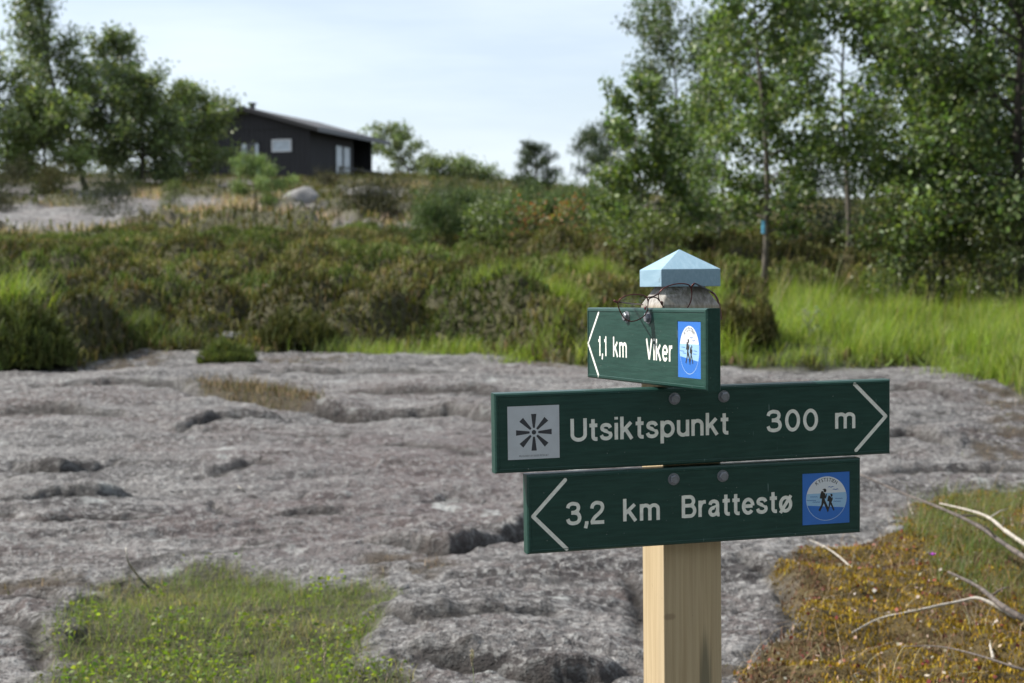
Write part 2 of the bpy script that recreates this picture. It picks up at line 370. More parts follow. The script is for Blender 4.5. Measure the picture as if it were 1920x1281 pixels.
def relief(x, y, z, detail=True):
    r = z['rock'] + (z['bits'] + z['pocket'] + z['grass'] + z['moss']) * .6
    xr = x * .99 + y * .14; yr = y * .99 - x * .14
    near = sstep(30, 18, y)
    h = .045 * fbm(x * .7, y * .7, 3, 2) + .10 * (1 - near) * fbm(x * .35, y * .3, 3, 3)
    lay = fbm(xr * .45, yr * 1.5, 4, 14)                      # foliation: long low steps
    q = lay * 5; st = np.floor(q) + sstep(.55, .95, q - np.floor(q))
    h = h + .044 * st / 2.0 * (1 + 1.6 * (1 - near))
    h = h - .022 * sstep(.07, .0, np.abs(fbm(xr * .8, yr * 1.9, 4, 17))) * sstep(-.1, .2, fbm(x * .5, y * .5, 2, 19))
    crev_shade = np.maximum(sstep(.035, .0, np.abs(fbm(xr * .8, yr * 1.9, 4, 17))) * sstep(-.05, .25, fbm(x * .5, y * .5, 2, 19)), sstep(.03, .0, np.abs(fbm(xr * .5 + 5, yr * 2.6, 3, 33))) * sstep(.0, .3, fbm(x * .8, y * .6, 2, 36))) * .8
    if detail:
        jx = x + .05 * fbm(x * 1.5, y * 1.5, 2, 50); jy = y + .22 * fbm(x * 1.3, y * .8, 2, 52) + .05 * fbm(x * 5, y * 3, 2, 53)
        for P, hh, rr, cc in LEDGES:
            k = (x > P[:, 0].min() - 1) & (x < P[:, 0].max() + 1) & (y > P[:, 1].min() - 1) & (y < P[:, 1].max() + 1)
            if not k.any(): continue
            d, s, t = pdist(jx[k], jy[k], P)
            ends = np.sin(np.pi * np.clip(t, 0, 1)) ** .35
            add = ends * (np.where(s > 0, hh * np.exp(-np.maximum(d - .02, 0) / rr) * sstep(.0, .09, d), 0) * 1.45 - 1.3 * cc * np.exp(-(d / (.02 + .0025 * P[:, 1].mean())) ** 2))
            h[k] += add; crev_shade[k] = np.maximum(crev_shade[k], ends * np.exp(-(d / (.02 + .0045 * P[:, 1].mean())) ** 2) * .97)  # mask for the painted shade along each ledge
        h = h + near * (.038 * rdg(xr * 1.1, yr * 4.2, 23) + .016 * rdg(xr * 6, yr * 13, 25) + .009 * fbm(x * 20, y * 20, 2, 27))
    h = h * r - .03 * z['grass'] * sstep(0, 1, z['grass']) + .0 * x
    h = h + z['moss'] * (.03 * fbm(x * 5, y * 5, 3, 61) + .05 * sstep(-.2, .5, fbm(x * 2, y * 2, 2, 63)))
    return h, crev_shade * z['rock']
def ground_z(x, y):
    x = np.asarray(x, float); y = np.asarray(y, float); z = zones(x, y)
    return base_z(x, y) + relief(x, y, z)[0] + mound(x, y, z)
def gz(x, y): return float(ground_z(np.array([x]), np.array([y]))[0])

def build_ground():
    a = np.concatenate([np.linspace(-180, -50, 27)[:-1], np.linspace(-50, -25, 36)[:-1], np.linspace(-25, 25, 600), np.linspace(25, 50, 36)[1:], np.linspace(50, 180, 27)[1:-1]])
    a = np.radians(a)
    # rows about one picture line apart where the rock is near, then wider
    rr = [.6, 1.2, 2, 2.8, 3.4]
    y = 3.6
    while y < 17: rr.append(y); y += max(.011, y * y / (1422 * 1.25) * .72)
    while y < 100: rr.append(y); y *= 1.011
    while y < 4200: rr.append(y); y *= 1.12
    rr = np.array(rr); A, R = np.meshgrid(a, rr)
    # radial distance follows forward distance inside the view so rows stay even
    c = np.maximum(np.cos(A), .6); R = R / c
    x = (np.sin(A) * R).ravel(); y = (np.cos(A) * R).ravel()
    z = zones(x, y); rel, crev_shade = relief(x, y, z)
    h = base_z(x, y) + rel + mound(x, y, z)
    V = np.stack([x, y, h], 1)
    C = np.zeros((len(x), 3)); wsum = np.full(len(x), 1e-6)
    n = fbm(x * .8, y * .8, 3, 71)[:, None] * .5 + .5
    for k, c0, c1 in (('heath', (.042, .044, .018), (.085, .076, .034)), ('rgrass', (.03, .045, .012), (.05, .06, .02)), ('straw', (.15, .115, .085), (.20, .155, .12)),
                      ('grass', (.05, .045, .02), (.07, .07, .03)), ('moss', (.08, .055, .02), (.12, .085, .028)), ('pocket', (.05, .038, .022), (.08, .065, .035)), ('bits', (.045, .034, .022), (.075, .055, .034))):
        wv = np.asarray(z[k])[:, None] * np.ones((len(x), 1)); C += wv * (np.array(c0) * (1 - n) + np.array(c1) * n); wsum += wv[:, 0]
    C /= wsum[:, None]
    na, nr = len(a), len(rr)
    i = np.arange(nr - 1)[:, None] * na + np.arange(na)[None]
    j = np.arange(nr - 1)[:, None] * na + (np.arange(na)[None] + 1) % na
    Fq = np.stack([i, i + na, j + na, j], -1).reshape(-1, 4)
    # close the hole under the camera with one more ring of faces
    V = np.vstack([V, [[0, 0, 0]]]); C = np.vstack([C, C[:1]])
    rock = np.append(z['rock'], 1.); crev_shade = np.append(crev_shade, 0.)
    o = np_mesh('ground', V, Fq, M_ground, cols=C, attrs={'rock': rock, 'crevice_shade': crev_shade, 'mauve': np.append(soft(x, y, P_mauve, .5) * (.55 + .6 * fbm(x * 1.5, y * 2.5, 3, 78)), 0.)}, smooth=True)
    bm = bmesh.new(); bm.from_mesh(o.data); bm.verts.ensure_lookup_table(); ctr = bm.verts[len(V) - 1]
    for k in range(na):
        f = bm.faces.new((ctr, bm.verts[k], bm.verts[(k + 1) % na])); f.smooth = True
    bm.to_mesh(o.data); bm.free()
    return tag(o, kind='structure')
build_ground()

# ------------------------------------------------------------------ scatter helpers
def blades(name, P, h, wd, colr, mat, bend=.5, lean=.4, az=None, segs=2, parent=None, tip=.15, r=rng, tipcol=None):
    n = len(P); P = np.asarray(P, float)
    az = r.uniform(0, 2 * np.pi, n) if az is None else az
    tl = np.abs(r.normal(0, lean, n)); bd = np.abs(r.normal(bend, bend * .5, n))
    D = np.stack([np.cos(az), np.sin(az), np.zeros(n)], 1)
    wa = az + np.pi / 2 + r.normal(0, .6, n); Wv = np.stack([np.cos(wa), np.sin(wa), np.zeros(n)], 1)
    V = []; pos = P.copy(); C = []
    h = np.broadcast_to(h, n).astype(float); wd = np.broadcast_to(wd, n).astype(float)
    for s in range(segs + 1):
        t = s / segs; ww = wd * (1 - t * (1 - tip)) * .5
        cc = colr if tipcol is None else colr * (1 - t) + tipcol * t
        V.append(pos - Wv * ww[:, None]); V.append(pos + Wv * ww[:, None]); C += [cc, cc]
        an = tl + bd * t
        pos = pos + (D * np.sin(an)[:, None] + np.array([0, 0, 1]) * np.cos(an)[:, None]) * (h / segs)[:, None]
    k = 2 * (segs + 1); V = np.stack(V, 1).reshape(-1, 3); C = np.stack(C, 1).reshape(-1, 3)
    b = np.arange(n)[:, None] * k; Fq = np.concatenate([b + np.array([[2 * s, 2 * s + 1, 2 * s + 3, 2 * s + 2]]) for s in range(segs)], 0)
    return np_mesh(name, V, Fq, mat, parent, cols=C)
def leaves_arrays(P, size, colr, r, flat=.0, aspect=.75):
    n = len(P)
    d = r.normal(0, 1, (n, 3)); d[:, 2] *= 1 - flat; d /= np.linalg.norm(d, axis=1)[:, None] + 1e-9
    e = np.cross(d, r.normal(0, 1, (n, 3))); e /= np.linalg.norm(e, axis=1)[:, None] + 1e-9
    s = (size * r.uniform(.6, 1.3, n))[:, None]
    V = np.stack([P - d * s * .5, P + e * s * .5 * aspect - d * s * .05, P + d * s * .5, P - e * s * .5 * aspect - d * s * .05], 1).reshape(-1, 3)
    C = np.repeat(colr, 4, 0); Fq = np.arange(4 * n).reshape(n, 4)
    return V, Fq, C
def pick(cols, n, r=rng, jit=.18):
    cols = np.array(cols, float); c = cols[r.integers(0, len(cols), n)]
    return np.clip(c * r.normal(1, jit, (n, 1)) * r.normal(1, jit * .35, (n, 3)), .002, 1)
def scatter(n, x0, x1, y0, y1, key, thr=.3, r=rng, wedge=.44):
    """random ground points where zone 'key' holds"""
    y = np.sqrt(r.uniform(y0 ** 2, y1 ** 2, n)); lo = np.maximum(x0, -wedge * y - .5); hi = np.minimum(x1, wedge * y + .5)
    x = lo + r.uniform(0, 1, n) * (hi - lo); k = hi > lo; x, y = x[k], y[k]
    z = zones(x, y); k = z[key] > thr + r.uniform(0, .3, len(x)); x, y = x[k], y[k]
    return np.stack([x, y, ground_z(x, y)], 1)

# ------------------------------------------------------------------ sign materials
def board_paint():
    m, N, L, P = newmat('green_board_paint')
    v = mapping(N, L, (6, 60, 60)); g = noise(N, L, v, 3, 6, .6); n2 = noise(N, L, mapping(N, L), 14, 4)
    c = mixc(N, L, rng_map(N, L, g.outputs[0], .35, .7), (.012, .043, .034), (.018, .060, .047))
    c = mixc(N, L, rng_map(N, L, n2.outputs[0], .45, .75, 0, .35), c, (.028, .074, .059))
    # scuffs: short pale scratches and specks
    s = noise(N, L, mapping(N, L, (60, 9, 9), (0, 0, .7)), 2.2, 2, .4); d = noise(N, L, mapping(N, L), 260, 1)
    c = mixc(N, L, rng_map(N, L, s.outputs[0], .735, .77, 0, .45), c, (.22, .3, .29))
    c = mixc(N, L, rng_map(N, L, d.outputs[0], .76, .8, 0, .6), c, (.35, .36, .33))
    L.new(c, P.inputs['Base Color']); P.inputs['Roughness'].default_value = .36; P.inputs['Specular IOR Level'].default_value = .3
    L.new(bump(N, L, g.outputs[0], .35, .0012), P.inputs['Normal'])
    return m
M_board = board_paint()
M_letter = plain('letter_paint', (.80, .80, .73), .6, var=.12, scale=120, bmp=.1)
M_bolt = plain('galvanised_bolt', (.22, .23, .25), .5, .6, .2, 200, .1)
M_black = plain('print_black', (.02, .018, .016), .5, var=.1)
M_white = plain('print_white', (.66, .69, .72), .35, var=.04)
M_grey = plain('plate_grey', (.50, .53, .56), .4, var=.05, scale=60)
M_dark = plain('print_dark', (.035, .037, .045), .5, var=.1)
M_blue = plain('print_blue', (.030, .155, .52), .35, var=.05); M_lblue = plain('print_light_blue', (.30, .50, .70), .35, var=.04); M_mblue = plain('print_mid_blue', (.05, .14, .38), .35, var=.04)
def post_wood():
    m, N, L, P = newmat('post_wood')
    v = mapping(N, L, (70, 70, 1.6)); g = noise(N, L, v, 2.2, 6, .6, .3); v2 = mapping(N, L, (9, 9, .5)); g2 = noise(N, L, v2, 2, 4)
    c = mixc(N, L, rng_map(N, L, g.outputs[0], .3, .7), (.36, .27, .155), (.48, .38, .235))
    c = mixc(N, L, rng_map(N, L, g2.outputs[0], .4, .7, 0, .5), c, (.40, .32, .205))
    t = N.new('ShaderNodeTexCoord'); sx = N.new('ShaderNodeSeparateXYZ'); L.new(t.outputs['Object'], sx.inputs[0])
    def blob(cx, cz, rx, rz, nse):
        mp = N.new('ShaderNodeMapping'); mp.vector_type = 'TEXTURE'; mp.inputs['Location'].default_value = (cx, 0, cz); mp.inputs['Scale'].default_value = (rx, 1, rz)
        L.new(t.outputs['Object'], mp.inputs[0]); ml = N.new('ShaderNodeVectorMath'); ml.operation = 'MULTIPLY'; ml.inputs[1].default_value = (1, 0, 1); L.new(mp.outputs[0], ml.inputs[0])
        ln = N.new('ShaderNodeVectorMath'); ln.operation = 'LENGTH'; L.new(ml.outputs[0], ln.inputs[0])
        ad = N.new('ShaderNodeMath'); ad.operation = 'MULTIPLY_ADD'; L.new(nse.outputs[0], ad.inputs[0]); ad.inputs[1].default_value = 1.1; L.new(ln.outputs['Value'], ad.inputs[2])
        return rng_map(N, L, ad.outputs[0], 1.55, 1.0)
    fr = N.new('ShaderNodeMath'); fr.operation = 'LESS_THAN'; L.new(sx.outputs[1], fr.inputs[0]); fr.inputs[1].default_value = .003
    for bx, bz, rx, rz, cc, st in ((.070, -.67, .012, .12, (.13, .12, .08), .8), (.010, -.548, .013, .007, (.2, .14, .085), .55)):
        b = blob(bx, bz, rx, rz, g); mu = N.new('ShaderNodeMath'); mu.operation = 'MULTIPLY'; L.new(b, mu.inputs[0]); L.new(fr.outputs[0], mu.inputs[1])
        m2 = N.new('ShaderNodeMath'); m2.operation = 'MULTIPLY'; L.new(mu.outputs[0], m2.inputs[0]); m2.inputs[1].default_value = st
        c = mixc(N, L, m2.outputs[0], c, cc)
    sk = noise(N, L, mapping(N, L, (40, 40, 14)), 5, 2); c = mixc(N, L, rng_map(N, L, sk.outputs[0], .72, .76, 0, .7), c, (.12, .09, .05))
    # the cut top has weathered grey
    gg = mixc(N, L, rng_map(N, L, g.outputs[0], .35, .65), (.20, .18, .16), (.36, .34, .32))
    c = mixc(N, L, rng_map(N, L, sx.outputs[2], -.075, -.05), c, gg)
    L.new(c, P.inputs['Base Color']); P.inputs['Roughness'].default_value = .62; P.inputs['Specular IOR Level'].default_value = .3
    L.new(bump(N, L, g.outputs[0], .5, .001), P.inputs['Normal'])
    return m
M_post = post_wood()
def cap_paint():
    m, N, L, P = newmat('pale_blue_paint')
    g = noise(N, L, mapping(N, L, (70, 7, 40)), 3, 6, .65); n2 = noise(N, L, mapping(N, L), 40, 6, .7); n3 = noise(N, L, mapping(N, L, (1, 1, 1)), 9, 3)
    c = mixc(N, L, rng_map(N, L, g.outputs[0], .35, .7), (.215, .34, .43), (.265, .395, .485))
    mu = N.new('ShaderNodeMath'); mu.operation = 'MULTIPLY'; L.new(rng_map(N, L, n2.outputs[0], .56, .66), mu.inputs[0]); L.new(rng_map(N, L, n3.outputs[0], .5, .62, 0, .7), mu.inputs[1])
    c = mixc(N, L, mu.outputs[0], c, (.10, .13, .15))
    L.new(c, P.inputs['Base Color']); P.inputs['Roughness'].default_value = .5; L.new(bump(N, L, g.outputs[0], .4, .001), P.inputs['Normal'])
    return m
M_cap = cap_paint()

# ------------------------------------------------------------------ routed lettering (own stroke alphabet)
def arc(cx, cy, rx, ry, a0, a1, n=20): return [(cx + rx * math.cos(math.radians(a0 + (a1 - a0) * i / n)), cy + ry * math.sin(math.radians(a0 + (a1 - a0) * i / n))) for i in range(n + 1)]
def crom(P, n=7):
    Q = [P[0]] + P + [P[-1]]; out = []
    for i in range(1, len(Q) - 2):
        a, b, c, d = (np.array(q) for q in Q[i - 1:i + 3])
        for k in range(n):
            t = k / n; out.append(tuple(.5 * (2 * b + (c - a) * t + (2 * a - 5 * b + 4 * c - d) * t * t + (3 * b - a - 3 * c + d) * t ** 3)))
    return out + [P[-1]]
G = {'U': ([[(.07, 1), (.07, .30)] + arc(.36, .30, .29, .23, 180, 360)[1:] + [(.65, 1)]], .72),
     't': ([[(.17, .95), (.17, .19)] + arc(.29, .19, .12, .12, 180, 270, 8)[1:] + [(.37, .07)], [(0, .67), (.37, .67)]], .37),
     's': ([crom([(.47, .53), (.41, .63), (.28, .67), (.14, .64), (.085, .54), (.14, .45), (.28, .395), (.43, .33), (.485, .21), (.42, .11), (.28, .07), (.12, .11), (.055, .23)])], .55),
     'i': ([[(.07, 0), (.07, .74)], [(.07, .88), (.07, 1.0)]], .14), 'k': ([[(.07, 0), (.07, 1)], [(.49, .74), (.07, .32)], [(.23, .46), (.53, 0)]], .58),
     'p': ([[(.07, -.27), (.07, .74)], arc(.325, .37, .255, .30, 0, 360, 32)], .65), 'u': ([[(.07, .74), (.07, .27)] + arc(.28, .27, .21, .20, 180, 360)[1:], [(.49, .74), (.49, 0)]], .56),
     'n': ([[(.07, 0), (.07, .74)], [(.07, .44)] + arc(.28, .47, .21, .20, 180, 0) + [(.49, 0)]], .56),
     'm': ([[(.07, 0), (.07, .74)], [(.07, .46)] + arc(.245, .50, .175, .17, 180, 0) + [(.42, 0)], [(.42, .46)] + arc(.595, .50, .175, .17, 180, 0) + [(.77, 0)]], .84),
     '3': ([crom([(.07, .74), (.11, .86), (.22, .925), (.31, .93), (.45, .885), (.50, .75), (.45, .61), (.30, .535), (.21, .535)]), crom([(.21, .535), (.30, .535), (.48, .48), (.545, .30), (.48, .13), (.30, .07), (.13, .12), (.065, .27)])], .62),
     '0': ([arc(.30, .5, .235, .43, 0, 360, 40)], .60), '2': ([crom([(.07, .68), (.10, .82), (.20, .915), (.31, .93), (.45, .88), (.505, .73), (.46, .58), (.33, .43), (.18, .29), (.09, .13), (.08, .07)]), [(.02, .07), (.57, .07)]], .60),
     ',': ([[(.09, .14), (.09, 0)], [(.09, .06), (.04, -.17)]], .18), 'r': ([[(.07, 0), (.07, .74)], crom([(.07, .40), (.12, .57), (.22, .66), (.36, .67)])], .36),
     'B': ([[(.07, 0), (.07, 1)], [(.07, .93), (.37, .93)] + arc(.37, .735, .20, .195, 90, -90) + [(.07, .54)], [(.07, .54), (.40, .54)] + arc(.40, .305, .225, .235, 90, -90) + [(.07, .07)]], .70),
     'a': ([crom([(.085, .52), (.13, .63), (.27, .675), (.41, .63), (.455, .52), (.455, .30), (.455, .16), (.48, .07), (.56, .065)]), crom([(.455, .44), (.30, .395), (.14, .34), (.08, .21), (.13, .10), (.24, .065), (.38, .12), (.455, .27)])], .58),
     'e': ([[(.08, .375), (.53, .375)], arc(.305, .37, .235, .305, 3, 322, 36)], .60), 'ø': ([arc(.32, .37, .255, .305, 0, 360, 32), [(.05, -.02), (.59, .76)]], .64),
     'V': ([[(.05, 1.0), (.345, .02)], [(.64, 1.0), (.345, .02)]], .69), '1': ([[(.28, 0), (.28, 1)], [(.07, .76), (.30, .80)]], .40)}
def word_strokes(s, gap=.12):
    x = 0; out = []
    for ch in s:
        st, a = G[ch]; g = gap * (.45 if ch == ',' else 1)
        out += [[(x + px, py) for px, py in q] for q in st]; x += a + g
    return out, x - g
def sdf(strokes, wd, X, Y, butt=True):
    D = np.full(X.shape, 9.)
    for st in strokes:
        P = np.array(st, float); d = np.full(X.shape, 9.); cl = np.hypot(*(P[0] - P[-1])) < 1e-6
        for a, b in zip(P[:-1], P[1:]):
            v = b - a; t = np.clip(((X - a[0]) * v[0] + (Y - a[1]) * v[1]) / (v @ v + 1e-14), 0, 1)
            d = np.minimum(d, np.hypot(X - a[0] - t * v[0], Y - a[1] - t * v[1]) - wd / 2)
        if butt and not cl:
            for p, q in ((P[0], P[1]), (P[-1], P[-2])):
                t = (p - q) / np.hypot(*(p - q)); e = (X - p[0]) * t[0] + (Y - p[1]) * t[1]
                near = np.hypot(X - p[0], Y - p[1]) < wd * .95
                d = np.where(near & (e > -wd * .3), np.maximum(d, e), d)
        D = np.minimum(D, d)
    return D
def contours(D, x0, y0, h):
    """closed outlines of D<0 on a grid"""
    ny, nx = D.shape; seg = {}
    ins = D < 0
    code = ins[:-1, :-1] * 1 + ins[:-1, 1:] * 2 + ins[1:, 1:] * 4 + ins[1:, :-1] * 8
    tab = {1: [(3, 0)], 2: [(0, 1)], 3: [(3, 1)], 4: [(1, 2)], 5: [(3, 2), (1, 0)], 6: [(0, 2)], 7: [(3, 2)], 8: [(2, 3)], 9: [(2, 0)], 10: [(0, 3), (2, 1)], 11: [(2, 1)], 12: [(1, 3)], 13: [(1, 0)], 14: [(0, 3)]}
    def key(j, i, e): return ((j, i, 0) if e == 0 else (j, i + 1, 1) if e == 1 else (j + 1, i, 0) if e == 2 else (j, i, 1))
    def pos(k):
        j, i, v = k
        if v == 0: a, b = D[j, i], D[j, i + 1]; t = a / (a - b); return (x0 + (i + t) * h, y0 + j * h)
        a, b = D[j, i], D[j + 1, i]; t = a / (a - b); return (x0 + i * h, y0 + (j + t) * h)
    for j, i in np.argwhere((code > 0) & (code < 15)):
        for a, b in tab[int(code[j, i])]: seg[key(j, i, a)] = key(j, i, b)
    loops = []
    while seg:
        k, nx_ = seg.popitem(); lp = [k]
        while nx_ in seg and nx_ != k: lp.append(nx_); nx_ = seg.pop(nx_)
        P = [pos(q) for q in lp]
        if len(P) < 6: continue
        keep = [P[0]]
        for q in range(1, len(P)):                       # drop nearly straight points
            a, b, c = np.array(keep[-1]), np.array(P[q]), np.array(P[(q + 1) % len(P)])
            if abs((b - a)[0] * (c - a)[1] - (b - a)[1] * (c - a)[0]) > h * h * .12 or np.hypot(*(c - a)) > h * 12: keep.append(P[q])
        loops.append(keep)
    return loops
def loops_mesh(loops, extr=0.):
    cu = bpy.data.curves.new('outline', 'CURVE'); cu.dimensions = '2D'; cu.fill_mode = 'BOTH' if extr else 'FRONT'; cu.extrude = extr
    for lp in loops:
        s = cu.splines.new('POLY'); s.points.add(len(lp) - 1); s.use_cyclic_u = True
        for q, p in zip(s.points, lp): q.co = (p[0], p[1], 0, 1)
    o = bpy.data.objects.new('outline', cu); col.objects.link(o); bpy.context.view_layer.update()
    me = bpy.data.meshes.new_from_object(o.evaluated_get(bpy.context.evaluated_depsgraph_get()))
    bpy.data.objects.remove(o); bpy.data.curves.remove(cu)
    return me

# ------------------------------------------------------------------ the signpost
YAW = math.radians(14.6); LEANX = -.0110; LEANY = .012; PW = .098; BT = .023
c0 = Vector((.2334, 2.2237, EYE))                        # front-left corner of the post at eye level
axup = Vector((-LEANX * -1, LEANY, 1)); axup = Vector((LEANX, LEANY, 1)).normalized()
ex = Vector((math.cos(YAW), math.sin(YAW), 0)); ex = (ex - axup * ex.dot(axup)).normalized(); ey = axup.cross(ex).normalized()
POSTM = Matrix((ex, ey, axup)).transposed().to_4x4(); POSTM.translation = c0    # post frame: x along front face, y to the back, z up
base_pt = POSTM @ Vector((PW / 2, PW / 2, -EYE)); base_pt.z = gz(base_pt.x, base_pt.y)
sign = thing('signpost', 'square wooden signpost with pale blue pyramid cap and three dark green direction boards', 'signpost', base_pt)
INV = Matrix.Translation(-base_pt)
# post: square section, slightly rounded corners, top cut to a frustum under the cap
ch, ct = .018, .030
Vp = []; zs = ((-EYE - .35, 0), (-.0573, 0), (-.0573 + ct, ch), (-.022, ch))
for z, i in zs: Vp += [(i, i, z), (PW - i, i, z), (PW - i, PW - i, z), (i, PW - i, z)]
Fp = [(3, 2, 1, 0), (12, 13, 14, 15)] + [(k * 4 + j, k * 4 + (j + 1) % 4, k * 4 + 4 + (j + 1) % 4, k * 4 + 4 + j) for k in range(3) for j in range(4)]
po = py_mesh('post', Vp, Fp, M_post, sign); po.matrix_local = INV @ POSTM; bevel(po, .0022, 2)
e = .0008; Vc = [(-e, -e, -.0275), (PW + e, -e, -.0275), (PW + e, PW + e, -.0275), (-e, PW + e, -.0275), (-e, -e, 0), (PW + e, -e, 0), (PW + e, PW + e, 0), (-e, PW + e, 0), (PW / 2, PW / 2, .0325)]
cp_ = py_mesh('cap', Vc, [(3, 2, 1, 0), (0, 1, 5, 4), (1, 2, 6, 5), (2, 3, 7, 6), (3, 0, 4, 7), (4, 5, 8), (5, 6, 8), (6, 7, 8), (7, 4, 8)], M_cap, sign); cp_.matrix_local = INV @ POSTM; bevel(cp_, .0009, 2)
cp_['label'] = 'pale blue painted pyramid cap with dark scuffs'

def board_frame(center, yaw, roll):
    d = Vector((math.cos(yaw) * math.cos(roll), math.sin(yaw) * math.cos(roll), math.sin(roll)))
    n = Vector((math.sin(yaw), -math.cos(yaw), 0)); up = n.cross(d).normalized()
    M = Matrix((d, up, n)).transposed().to_4x4(); M.translation = center; return M
def make_board(M, Lb, hb, words, arrow, plate, bolts, label, wstroke):
    def loc(u, v): p = M.inverted() @ on_plane(u, v, M.translation, M.col[2].xyz); return (p.x, p.y)
    B = MB(); B.box((-Lb / 2, -hb / 2, -BT), (Lb / 2, hb / 2, 0)); o = B.build('sign_board', M_board, sign)
    bm = bmesh.new(); bm.from_mesh(o.data)
    fe = [q for q in bm.edges if all(abs(v.co.z) < 1e-6 for v in q.verts)]
    bmesh.ops.bevel(bm, geom=fe, offset=.0058, segments=3, affect='EDGES', profile=.62)
    bmesh.ops.bevel(bm, geom=[q for q in bm.edges if all(v.co.z < -BT + 1e-5 for v in q.verts)], offset=.0015, segments=1, affect='EDGES')
    ff = [q for q in bm.faces if q.normal.z > .999 and q.calc_area() > Lb * hb * .5]
    bmesh.ops.translate(bm, verts=[v for v in bm.verts if v.co.z > -.0045], vec=(0, 0, .0009))
    bmesh.ops.inset_region(bm, faces=ff, thickness=.0011, depth=-.0009)
    bm.to_mesh(o.data); bm.free()
    o.matrix_local = INV @ M; o['label'] = label
    cut = []; kids = []
    h = .00045
    for s, (l, r), cap in words:
        st, wd = word_strokes(s); a = np.array(loc(*l)); b = np.array(loc(*r)); sx = (b[0] - a[0]) / wd; sy = cap; ang = (b[1] - a[1]) / (b[0] - a[0])
        st = [[(a[0] + px * sx, a[1] + py * sy + ang * px * sx) for px, py in q] for q in st]
        x0, y0 = a[0] - .004, min(a[1], b[1]) - .35 * sy; nx = int((b[0] - a[0] + .008) / h); ny = int(1.6 * sy / h)
        X, Y = np.meshgrid(x0 + np.arange(nx) * h, y0 + np.arange(ny) * h)
        cut.append(contours(sdf(st, wstroke, X, Y), x0, y0, h)); kids.append('lettering')
    st = [[loc(*p) for p in arrow]]; A = np.array(st[0]); x0, y0 = A.min(0) - .006; x1, y1 = A.max(0) + .006
    X, Y = np.meshgrid(np.arange(x0, x1, h), np.arange(y0, y1, h)); cut.append(contours(sdf(st, wstroke * 1.06, X, Y, False), x0, y0, h)); kids.append('arrow')
    pl = [loc(*p) for p in plate]; px0 = (pl[0][0] + pl[3][0]) / 2; px1 = (pl[1][0] + pl[2][0]) / 2; py1 = (pl[0][1] + pl[1][1]) / 2; py0 = (pl[2][1] + pl[3][1]) / 2
    g = .0009; pocket = [[(px0 - g, py0 - g), (px1 + g, py0 - g), (px1 + g, py1 + g), (px0 - g, py1 + g)]]
    # cut the routed grooves and the plate's pocket into the wood
    me = loops_mesh([q for c in cut for q in c] + pocket, .0008)
    co_ = bpy.data.objects.new('cutter', me); col.objects.link(co_); co_.matrix_world = M; o.matrix_basis = INV @ M
    bm = bmesh.new(); bm.from_mesh(me); bmesh.ops.remove_doubles(bm, verts=bm.verts, dist=1e-6); bmesh.ops.recalc_face_normals(bm, faces=bm.faces); bm.to_mesh(me); bm.free()
    md = o.modifiers.new('groove', 'BOOLEAN'); md.operation = 'DIFFERENCE'; md.solver = 'EXACT'; md.object = co_
    bpy.context.view_layer.update()
    nm = bpy.data.meshes.new_from_object(o.evaluated_get(bpy.context.evaluated_depsgraph_get()))
    o.modifiers.remove(md)
    if len(nm.vertices) > 100: o.data = nm
    bpy.data.objects.remove(co_)
    if not o.data.materials: o.data.materials.append(M_board)
    for lp, kn in zip(cut, kids):
        lm = loops_mesh(lp); lm.materials.clear(); lm.materials.append(M_letter)
        for v in lm.vertices: v.co.z = -.00045
        k = bpy.data.objects.new(kn, lm); col.objects.link(k); k.parent = o
    for u, v in bolts:
        x, y = loc(u, v); q = MB()
        r = .0074; ph = random.uniform(0, 1); k = 6
        for (r0, z0, r1, z1, kk) in ((.0095, -.0005, .0095, .0012, 16), (r, .0012, r, .0058, 6), (r, .0058, r * .82, .0068, 6)):
            ring = lambda rr, zz: [(x + rr * math.cos(ph + 2 * math.pi * j / kk), y + rr * math.sin(ph + 2 * math.pi * j / kk), zz) for j in range(kk)]
            q.add(ring(r0, z0) + ring(r1, z1), [(j, (j + 1) % kk, kk + (j + 1) % kk, kk + j) for j in range(kk)] + [tuple(range(kk, 2 * kk))])
        q.build('bolt', M_bolt, o)
    return o, (px0, py0, px1, py1)
def emblem(board, rect, layers, mats):
    """flat printed plate: stacked thin sheets, coordinates 0..1 from the top left"""
    x0, y0, x1, y1 = rect; V = []; Fc = []; mi = []
    def add(poly, m, z):
        b = len(V); a = 0
        P = [(x0 + u * (x1 - x0), y1 - v * (y1 - y0), z) for u, v in poly]
        for i in range(len(P)): a += P[i][0] * P[(i + 1) % len(P)][1] - P[(i + 1) % len(P)][0] * P[i][1]
        if a < 0: P = P[::-1]
        V.extend(P); Fc.append(tuple(range(b, b + len(P)))); mi.append(m)
    z = -.0005
    for poly, m, lv in layers: add(poly, m, z + lv * .00003)
    b = len(V); zz = (-.00075, -.0005)                    # the plate's edge
    for k in range(4):
        A = ((x0, y0), (x1, y0), (x1, y1), (x0, y1)); p, q = A[k], A[(k + 1) % 4]; n = len(V)
        V.extend([(*p, zz[0]), (*q, zz[0]), (*q, zz[1]), (*p, zz[1])]); Fc.append((n, n + 1, n + 2, n + 3)); mi.append(0)
    return py_mesh('emblem_plate', V, Fc, mats, board, midx=mi)
def circ(cx, cy, r, n=40, a0=0, a1=360, ry=None): return [(cx + r * math.cos(math.radians(a0 + (a1 - a0) * i / n)), cy + (ry or r) * math.sin(math.radians(a0 + (a1 - a0) * i / n))) for i in range(n)]
SQ = [(0, 0), (1, 0), (1, 1), (0, 1)]
